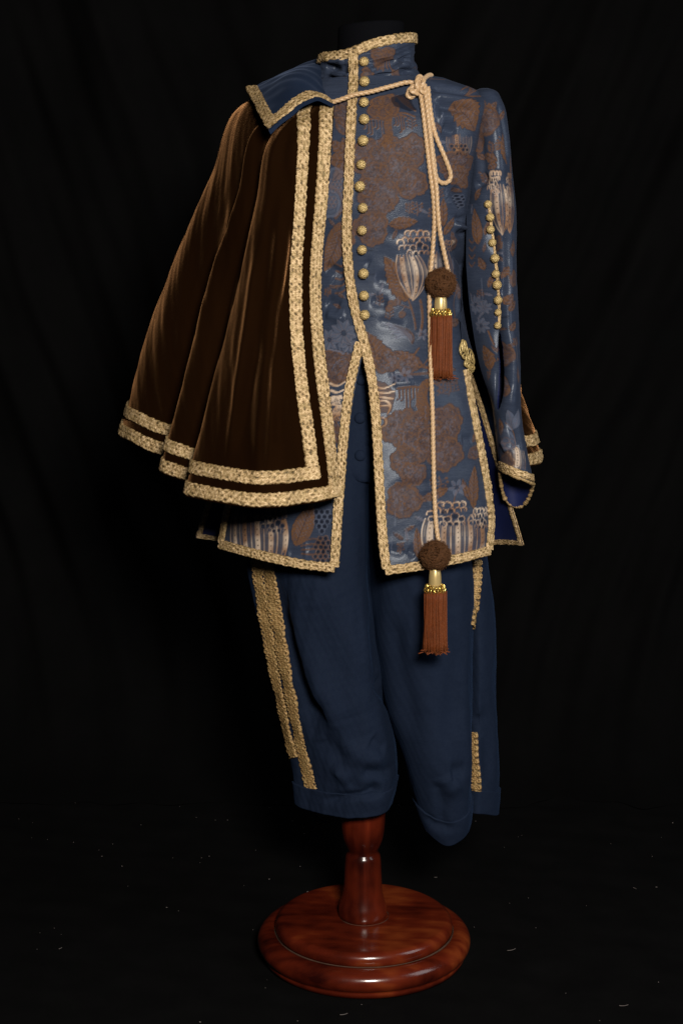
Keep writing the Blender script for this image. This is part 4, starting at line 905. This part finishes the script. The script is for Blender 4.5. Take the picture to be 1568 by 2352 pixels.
# outline check on the front edge: a slightly rippled free edge
vel = grid_obj('velvet', P2, M['velvet'], cape); vel['label'] = 'dark brown crushed velvet falling in deep folds'
liner = grid_obj('cape_lining', P2 - Nn*0.003, M['navy_velvet'], cape)
cps = Surf(P2, axis=(0, 0, 1.2))
def u_in(v, d): return np.array([np.interp(d, cps.s[int(q*(cps.nv-1))], np.linspace(0, 1, cps.nu)) for q in v])
def v_up(u, d): return np.array([np.interp(cps.t[-1, int(q*(cps.nu-1))] - d, cps.t[:, int(q*(cps.nu-1))], np.linspace(0, 1, cps.nv)) for q in u])
def v_dn(u): return 0
WB = 0.0225
for k, (du_, dv_) in enumerate(((0.0125, 0.0125), (0.0485, 0.0465))):
    v = np.linspace(0.015, 0.9985, 440); vmax = float(v_up(np.array([0.02]), dv_ - WB/2)[0]); v = v[v < vmax]
    o = braid('edge_braid', cps, np.stack([u_in(v, du_), v], -1), WB, cape, seed=81+k, lift=.002); o['label'] = 'gold braid band down the front edge of the cape'
    u = np.linspace(0, 1, 1500); ust = float(u_in(np.array([.97]), max(0, du_ - WB/2))[0]); u = u[(u > ust) & (u < (0.999 if k == 0 else .992))]; vv = v_up(u, dv_)
    dn = cps.pos(u, np.minimum(1, vv + .004)) - cps.pos(u, vv - .004); uu = np.linspace(0, 1, len(u))
    c3 = chord(cps.pos(u, vv)); c3 /= c3[-1]
    o = braid('hem_band', cps, np.stack([u, vv], -1), WB, cape, seed=85+k, lift=.002, down=lambda x, dn=dn, c3=c3: np.stack([np.interp(x, c3, dn[:, j]) for j in range(3)], -1)); o['label'] = 'gold braid band along the cape hem'
# cape collar
def curve(pts, n): p = smooth_poly([at(*q) for q in pts], .0015); c = chord(p); return spl(c/c[-1], p, np.linspace(0, 1, n))
nA, nB = 150, 130
eAF = curve([(768, 240, -.138), (752, 229, -.152), (730, 224, -.168), (700, 234, -.185), (660, 265, -.200), (617, 300, -.208)], nA)
eBT = curve([(742, 128, .045), (715, 140, .05), (660, 163, .045), (600, 192, .015), (569, 205, -.015)], nA)
eAB = curve([(768, 240, -.138), (752, 222, -.112), (742, 195, -.080), (737, 165, -.035), (742, 128, .045)], nB)
eFT = curve([(617, 300, -.208), (598, 268, -.150), (583, 235, -.080), (569, 205, -.015)], nB)
s = np.linspace(0, 1, nA)[None, :, None]; t = np.linspace(0, 1, nB)[:, None, None]
K = (1-t)*eAF[None] + t*eBT[None] + (1-s)*eAB[:, None] + s*eFT[:, None] - ((1-s)*(1-t)*eAF[0] + s*(1-t)*eAF[-1] + (1-s)*t*eBT[0] + s*t*eBT[-1])
K[..., 2] += (0.012*np.sin(math.pi*s)*np.sin(math.pi*t))[..., 0]; K[..., 1] -= (0.018*np.sin(math.pi*s)*np.sin(math.pi*t))[..., 0]
kc = Surf(K, axis=(0.0, 0.2, 1.3)); K = K + kc.N*(0.0012*wob(K, (14, 14, 20), 91))[..., None]
cc = grid_obj('cape_collar', K, M['navy_velvet'], cape); cc['label'] = 'navy turned-down collar edged with gold braid'
under = K - kc.N*0.005; under[..., 2] -= 0.001
rim = Bag(); rim.grid(under)
for a_, b_ in ((K[0], under[0]), (K[:, -1], under[:, -1]), (K[-1], under[-1]), (K[:, 0], under[:, 0])): rim.grid(np.stack([a_, b_]))
rim.build('collar_facing', M['navy_velvet'], cc)
kc = Surf(K, axis=(0.0, 0.2, 1.3))
braid('collar_braid', kc, np.stack([np.linspace(0.04, 1.0, 260), 0.055 + 0*np.linspace(0, 1, 260) + 0.02*np.linspace(0, 1, 260)], -1), 0.0215, cc, seed=95, lift=.001)
braid('collar_braid', kc, np.stack([0.93 + 0*np.linspace(0, 1, 260), np.linspace(0.0, 1.0, 260)], -1), 0.0205, cc, seed=96, lift=.0012)

# ------------------------------------------------------------------ breeches
breeches = thing('breeches', 'navy wool knee breeches with gold loop braid down the outer seams', 'breeches')
def leg_grid(rows, bottom, nr, nc):
    """rows: (v, [(photo x, depth) ...closed]); bottom: photo y of the lower edge per column control"""
    ncol = len(rows[0][1]); G = []
    for v, pts in rows:
        zc = at(830, v, np.mean([p[1] for p in pts]))[2]
        row = []
        for (x, y) in pts:
            q = at(x, v, y); row.append((q[0], y, zc))
        G.append(row)
    G = np.array(G); G = np.concatenate([G[:, -2:], G, G[:, :3]], 1); k = np.arange(-2, ncol + 3)
    A = np.moveaxis(spl(k, np.moveaxis(G, 1, 0), np.linspace(0, ncol, nc)), 0, 1)
    zk = -G[:, 0, 2]; zt = zk[0]; zb_c = np.array([-at(830, b[0], b[1])[2] for b in bottom]); zb_c = np.concatenate([zb_c[-2:], zb_c, zb_c[:3]])
    zb = spl(k, zb_c, np.linspace(0, ncol, nc)); f = np.linspace(0, 1, nr)[:, None]; Zt = zt + (zb[None] - zt)*f
    X = np.empty((nr, nc)); Y = np.empty((nr, nc))
    for j in range(nc):
        q = spl(zk, A[:, j, :2], np.clip(Zt[:, j], zk[0], zk[-1])); X[:, j], Y[:, j] = q[:, 0], q[:, 1]
    return np.stack([X, Y, -Zt], -1)
# image-left leg: back, outer-back, outer side, front-outer, front, front-inner, inner, inner-back
def LL(xl, xr, d, k=0.0, yc=0.0): w_ = xr - xl; return [(xl + .55*w_, yc + d), (xl + .10*w_, yc + .60*d), (xl, yc + .0*d), (xl + .13*w_, yc - .34*d), (xl + .28*w_, yc - .66*d), (xl + .55*w_, yc - d - k), (xl + .88*w_, yc - .85*d), (xr, yc - .10*d), (xr - .1*w_, yc + .7*d)]
rl = [(800, LL(660, 846, .085)), (950, LL(635, 850, .105)), (1100, LL(604, 853, .122)), (1290, LL(572, 857, .128)), (1450, LL(597, 868, .118)), (1600, LL(630, 887, .108)), (1720, LL(664, 905, .100)), (1790, LL(680, 906, .092)), (1830, LL(687, 896, .086)), (1890, LL(694, 890, .080))]
bl = [(1830, .08), (1845, .06), (1845, .0), (1868, -.05), (1876, -.07), (1880, -.08), (1862, -.06), (1832, 0), (1825, .06)]
PL = leg_grid(rl, bl, 420, 360)
legL = Surf(PL)
def RR(xl, xm, xr, d, e=.0): w_ = xm - xl; return [(xl + .6*w_, .10), (xl + .15*w_, .08), (xl, -.02*d), (xl + .12*w_, -.72*d), (xl + .5*w_, -d), (xl + .88*w_, -.8*d), (xm, -.30*d), (xm - 12, .004 + e), (xm + .35*(xr-xm), -.020 + e), (xr, .02), (xr - 12, .07)]
rr_ = [(800, RR(846, 1040, 1062, .085)), (950, RR(850, 1058, 1082, .105)), (1100, RR(846, 1074, 1096, .122)), (1290, RR(846, 1081, 1108, .128)), (1450, RR(856, 1084, 1131, .118)), (1600, RR(878, 1084, 1140, .108)), (1720, RR(920, 1083, 1143, .10)), (1800, RR(942, 1080, 1144, .092)), (1860, RR(960, 1077, 1141, .082)), (1900, RR(976, 1070, 1138, .07)), (1935, RR(990, 1060, 1134, .055))]
br_ = [(1850, .08), (1850, .06), (1880, 0), (1905, -.05), (1934, -.06), (1915, -.05), (1880, -.02), (1862, .012), (1864, -.01), (1872, .02), (1860, .06)]
PR = leg_grid(rr_, br_, 420, 420); legR = Surf(PR)
for px, wd, dp in (([(636, 1310), (668, 1450), (706, 1590), (740, 1700)], .022, .014), ([(690, 1320), (735, 1480), (785, 1620), (815, 1700)], .030, -.012), ([(700, 1330), (740, 1480), (790, 1620), (820, 1720)], .022, .012), ([(648, 1330), (690, 1470), (740, 1600), (790, 1740)], .020, -.010), ([(760, 1320), (800, 1450), (850, 1560)], .02, -.006), ([(640, 1380), (665, 1500), (700, 1640), (720, 1700)], .014, .009),
                   ([(715, 1600), (765, 1690), (800, 1750)], .018, .009), ([(790, 1790), (830, 1815), (880, 1808)], .009, .010), ([(760, 1760), (800, 1800), (850, 1825)], .010, -.008), ([(830, 1770), (870, 1775), (900, 1765)], .009, .009), ([(735, 1690), (765, 1735), (800, 1760)], .016, .006), ([(850, 1700), (880, 1720)], .01, .006),
                   ([(860, 1560), (880, 1600), (895, 1640)], .012, .010), ([(770, 1700), (830, 1740), (890, 1740)], .014, -.007), ([(745, 1838), (800, 1832), (880, 1818)], .006, .008)):
    legL.dent(px, wd*1.25, dp*1.0)
for px, wd, dp in (([(940, 1400), (960, 1560), (985, 1720), (1000, 1830)], .022, -.008), ([(1040, 1330), (1050, 1500), (1045, 1700)], .02, .006), ([(900, 1400), (920, 1540), (960, 1700)], .018, .007), ([(1010, 1780), (1030, 1810), (1050, 1790)], .012, -.007), ([(1000, 1790), (1015, 1840), (1010, 1900)], .009, .009), ([(975, 1870), (1000, 1895), (1040, 1900)], .007, .007),
                   ([(1030, 1770), (1060, 1765)], .01, .006), ([(1110, 1620), (1120, 1720), (1118, 1800)], .012, .005), ([(1092, 1640), (1105, 1700)], .008, .006), ([(1060, 1500), (1068, 1700), (1064, 1840)], .016, -.006)):
    legR.dent(px, wd*1.25, dp*1.0)
def leg_obj(sf, seed, label):
    P = sf.apply_dents(sf.P, sf.N); P = P + sf.N*(0.0042*wob(P, (5, 5, 1.3), seed) + 0.0010*wob(P, (14, 14, 5), seed+1) + 0.0003*wob(P, (40, 40, 24), seed+2))[..., None]
    o = grid_obj('leg', P, M['wool'], breeches); o['label'] = label; grid_obj('leg_facing', P[40:] - sf.N[40:]*.002, M['wool'], o)
    cf_ = 397; C = P[cf_:] + sf.N[cf_:]*0.0032; C = np.concatenate([P[cf_:cf_+1] - 0*sf.N[cf_:cf_+1], C, (P[-1:] - sf.N[-1:]*0.001)])
    grid_obj('cuff', C, M['wool'], o); return Surf(P), o
sL, oL = leg_obj(legL, 101, 'breeches leg with a turned, rumpled knee cuff'); sR, oR = leg_obj(legR, 104, 'breeches leg hanging empty and folded at the side')
px_braid('seam_braid', [(591, 1285), (598, 1350), (614, 1450), (630, 1540), (646, 1620), (660, 1690), (674, 1740)], .031, oL, 111, surf=sL, style='loop', mat='braid2', lift=.001)
px_braid('seam_braid', [(617, 1285), (624, 1350), (640, 1450), (655, 1540), (671, 1620), (688, 1700), (703, 1765), (716, 1812)], .030, oL, 112, surf=sL, style='loop', mat='braid2', lift=.0015)
px_braid('seam_braid', [(1095, 1285), (1094, 1330), (1089, 1390), (1083, 1440)], .0185, oR, 113, surf=sR, style='loop', mat='braid2', lift=.003)
px_braid('seam_braid', [(1086, 1680), (1088, 1720), (1092, 1770), (1094, 1816)], .0205, oR, 114, surf=sR, style='loop', mat='braid2', lift=.003)
# fly placket and its covered buttons
mm = Multi(sL, sR); b = Bag(); rowsF = []
for i, v in enumerate(np.linspace(800, 1108, 90)):
    half = 30*math.sqrt(max(0.0, 1 - max(0, (v - 1075)/33)**2)) + .5; C, N = mm.line([(832 - half, v), (832 + half, v)], half*2/14 - 1e-6)
    y = np.linspace(0, 1, 14); C = spl(chord(C)/chord(C)[-1], C, y); N = np.array([0, -1, 0.05]); ed = np.clip(np.minimum(y, 1-y)*8, 0, 1)
    C[:, 1] = C[:, 1].min()*0.55 + C[:, 1]*.45; rowsF.append(C + N*(0.0035*ed - 0.002*(1-ed))[:, None])
fly = grid_obj('fly_placket', np.array(rowsF), M['wool'], breeches); fly['label'] = 'narrow navy fly placket with covered buttons'
ff = Surf(np.array(rowsF), axis=(0, 1, 1))
for k, (u, v) in enumerate(((826, 872), (825, 960), (825, 1046))):
    h = ff.hit(u, v); C = ff.pos(np.array(h[0]), np.array(h[1])); t_ = np.linspace(0, 1, 10)[:, None]
    pr = [(0.0, .0052), (.004, .0050), (.007, .0040), (.0088, .0022), (.0092, .0006), (.0088, -.002)]; q = lathe(pr, (0, 0, 0), 28)
    o = grid_obj('fly_button', q, M['wool'], fly, closed=True); o.location = C + np.array([0, -.001, 0]); o.rotation_euler = (R(84), 0, 0)

# ------------------------------------------------------------------ cord with tassels
cordt = thing('tie_cord', 'twisted tan silk cord knotted at the shoulder with two tasselled ends', 'cord')
def cord_path(pts, lift):
    """photo points (x, y, extra lift) on whatever cloth lies there"""
    pts = np.array([p if len(p) == 3 else (*p, 0.0) for p in pts], float); c = chord(pts[:, :2]); n = int(c[-1]/3) + 2; q = spl(c, pts, np.linspace(0, c[-1], n)); out = []
    for u, v, l in q:
        C, N = both.at(u, v); out.append(C + unit(N)*(lift + l))
    out = np.array(out); ker = np.hanning(15); ker /= ker.sum()
    for j in range(3): out[:, j] = np.convolve(np.pad(out[:, j], 7, mode='reflect', reflect_type='odd'), ker, 'valid')
    return smooth_poly(out, .0014)
RC = 0.0036
def cord(name, path, parent=cordt, r=RC): b = Bag(); b.grid(tube(path, r, 18, 3, .0235)); return b.build(name, M['cord'], parent)
cord('cord', cord_path([(748, 247, .004), (780, 240, .006), (815, 229, .009), (850, 222, .008), (900, 209, .007), (945, 201, .006), (962, 205, .004)], .006))
cord('cord', cord_path([(958, 208, .008), (972, 192, .004), (982, 180, .0), (989, 171, -.003)], .006))
cord('cord', cord_path([(962, 214, .006), (968, 250, .003), (974, 300), (979, 350), (984, 400), (990, 450), (992, 500), (989, 560), (984, 620), (981, 680), (982, 740), (985, 850), (989, 950), (991, 1050), (994, 1150), (996, 1210, .004), (998, 1248, .012)], .007))
cord('cord', cord_path([(972, 212, .010), (978, 260, .005), (984, 320, .003), (989, 380, .002), (994, 430, .004), (994, 470, .006), (997, 530, .008), (1004, 580, .010), (1009, 625, .014)], .008))
cord('cord', cord_path([(980, 212, .006), (987, 262), (997, 312), (1012, 350), (1025, 385), (1030, 405), (1024, 419), (1008, 421), (999, 412), (994, 380), (988, 330), (983, 280), (977, 225, .004)], .006))
# wrapped knot
C0, N0 = both.at(955, 212); b = Bag(); upv = np.array([0, 0, 1.0]); upv = unit(upv - N0*(upv@N0)); rtv = np.cross(upv, N0)
for k, (cx, cy, rx, ry, an, lf) in enumerate(((-4, 2, 15, 9, -.9, .012), (2, -1, 15, 9, -.8, .016), (-8, 8, 13, 8, -.6, .010), (6, -4, 17, 7, -1.35, .018), (12, 2, 16, 7, -1.45, .013), (-2, 12, 12, 7, -.3, .012))):
    a = np.linspace(0, 2*math.pi, 60); x = rx*np.cos(a); y = ry*np.sin(a); c, s_ = math.cos(an), math.sin(an); X = (cx + x*c - y*s_)*px_; Y = -(cy + x*s_ + y*c)*px_
    b.grid(tube(smooth_poly(C0 + X[:, None]*rtv + Y[:, None]*upv + N0*(lf + 0.006*np.sin(a + k))[:, None], .0014), RC*.95, 18, 3, .0235))
b.build('cord_knot', M['cord'], cordt)['label'] = 'bulky cord knot on the chest'

def tassel(u, v, label, seed, y0, k_=1.0, L=0.096):
    r = np.random.default_rng(seed); K = at(u, v, y0)                 # ball centre
    rb = 0.0215; S = 0.00073
    # fringe
    b = Bag(); top = K + np.array([0.001, 0, -0.058*k_])
    for ring, (rad, n) in enumerate(((.0158, 66), (.0125, 44), (.008, 26), (.004, 10))):
        for k in range(n):
            a = 2*math.pi*k/n + r.normal()*.03; rr = rad*(1 + r.normal()*.03); t_ = np.linspace(0, 1, 9)[:, None]; fl = 1.0 + 0.16*t_**1.5 + 0.05*r.normal()*t_
            X = top + np.concatenate([rr*math.cos(a)*fl + .0006*r.normal()*np.sin(4*t_ + k), rr*math.sin(a)*fl, -L*(1 + .02*r.normal())*t_], 1)
            b.grid(tube(X, 0.00088, 5))
    for k in range(90):                                          # curled cut ends
        a = r.uniform(0, 6.28); rr = .0178*math.sqrt(r.uniform(.3, 1)); e = top + np.array([rr*math.cos(a), rr*math.sin(a), -L*(1 + r.uniform(-.03, .02))]); t_ = np.linspace(0, 1, 5)[:, None]
        b.grid(tube(e + np.array([math.cos(a), math.sin(a), 0])*.003*t_ + np.array([r.normal()*.003, 0, -.004*r.uniform(.2, 1)])*t_, .0009, 5))
    a = np.linspace(0, 1, 12); core = top + np.stack([0*a, 0*a, -L*.97*a], -1); b.grid(tube(core, .0135 + .002*a, 16))
    f = b.build('tassel', M['fringe'], cordt); f['label'] = label
    # yarn ball
    b = Bag(); ph = np.linspace(0, math.pi, 16); b.grid(lathe(np.stack([rb*.86*np.sin(ph) + 1e-5, -rb*.86*np.cos(ph)], -1), K, 24), closed=True)
    for k in range(150):
        d = unit(r.normal(size=3)); e = unit(np.cross(d, r.normal(size=3))); g = np.cross(d, e); a = np.linspace(-.55, .55, 9)*r.uniform(.7, 1.1); w_ = .20*np.sin(a*4.5)
        X = unit(np.cos(a)[:, None]*d + np.sin(a)[:, None]*e + w_[:, None]*g)*(rb*(0.93 + 0.10*np.cos(a*2.6)))[:, None]; b.grid(tube(K + X*np.array([1.03, 1, .98]),   r.uniform(.0016, .0026), 8, 2, .006))
    for k in range(900):
        d = unit(r.normal(size=3)); e = unit(np.cross(d, r.normal(size=3))); X = np.stack([d*rb, d*(rb + .0022) + e*.001, d*(rb + r.uniform(.002, .0055)) + e*r.uniform(.001, .005)]); b.grid(tube(K + X, .00030, 4))
    b.build('yarn_ball', M['yarn'], f)
    pr = spl([0, 1, 2, 3, 4, 5], [(.0035, -.017), (.0072, -.021), (.0094, -.030), (.0101, -.039), (.0098, -.048), (.0080, -.053)], np.linspace(0, 5, 30))
    pr[:, 1] *= k_; grid_obj('bead', lathe(pr, K, 32), M['bead'], f, closed=True)
    b = Bag()
    for zz, R0, tw, ph0 in ((-.0515, .0125, 17, 0), (-.0560, .0140, 19, 1)):
        a = np.linspace(0, 2*math.pi, 330); X = (R0 + .0032*np.cos(tw*a + ph0)); b.grid(tube(K + np.stack([X*np.cos(a), X*np.sin(a), zz*k_ + .0042*np.sin(tw*a + ph0)], -1), .0010, 6))
    b.build('gold_ruff', M['ruff'], f)
    return f
yb = body.pos(*[np.array(q) for q in body.hit(1011, 650)])[1]; tassel(1012, 651, 'upper rust tassel with brown yarn ball lying on the doublet', 5, yb - .026, .86, .098)
yb = body.pos(*[np.array(q) for q in body.hit(998, 1270)])[1]; tassel(999, 1276, 'lower rust tassel with brown yarn ball hanging below the hem', 9, yb - .028)
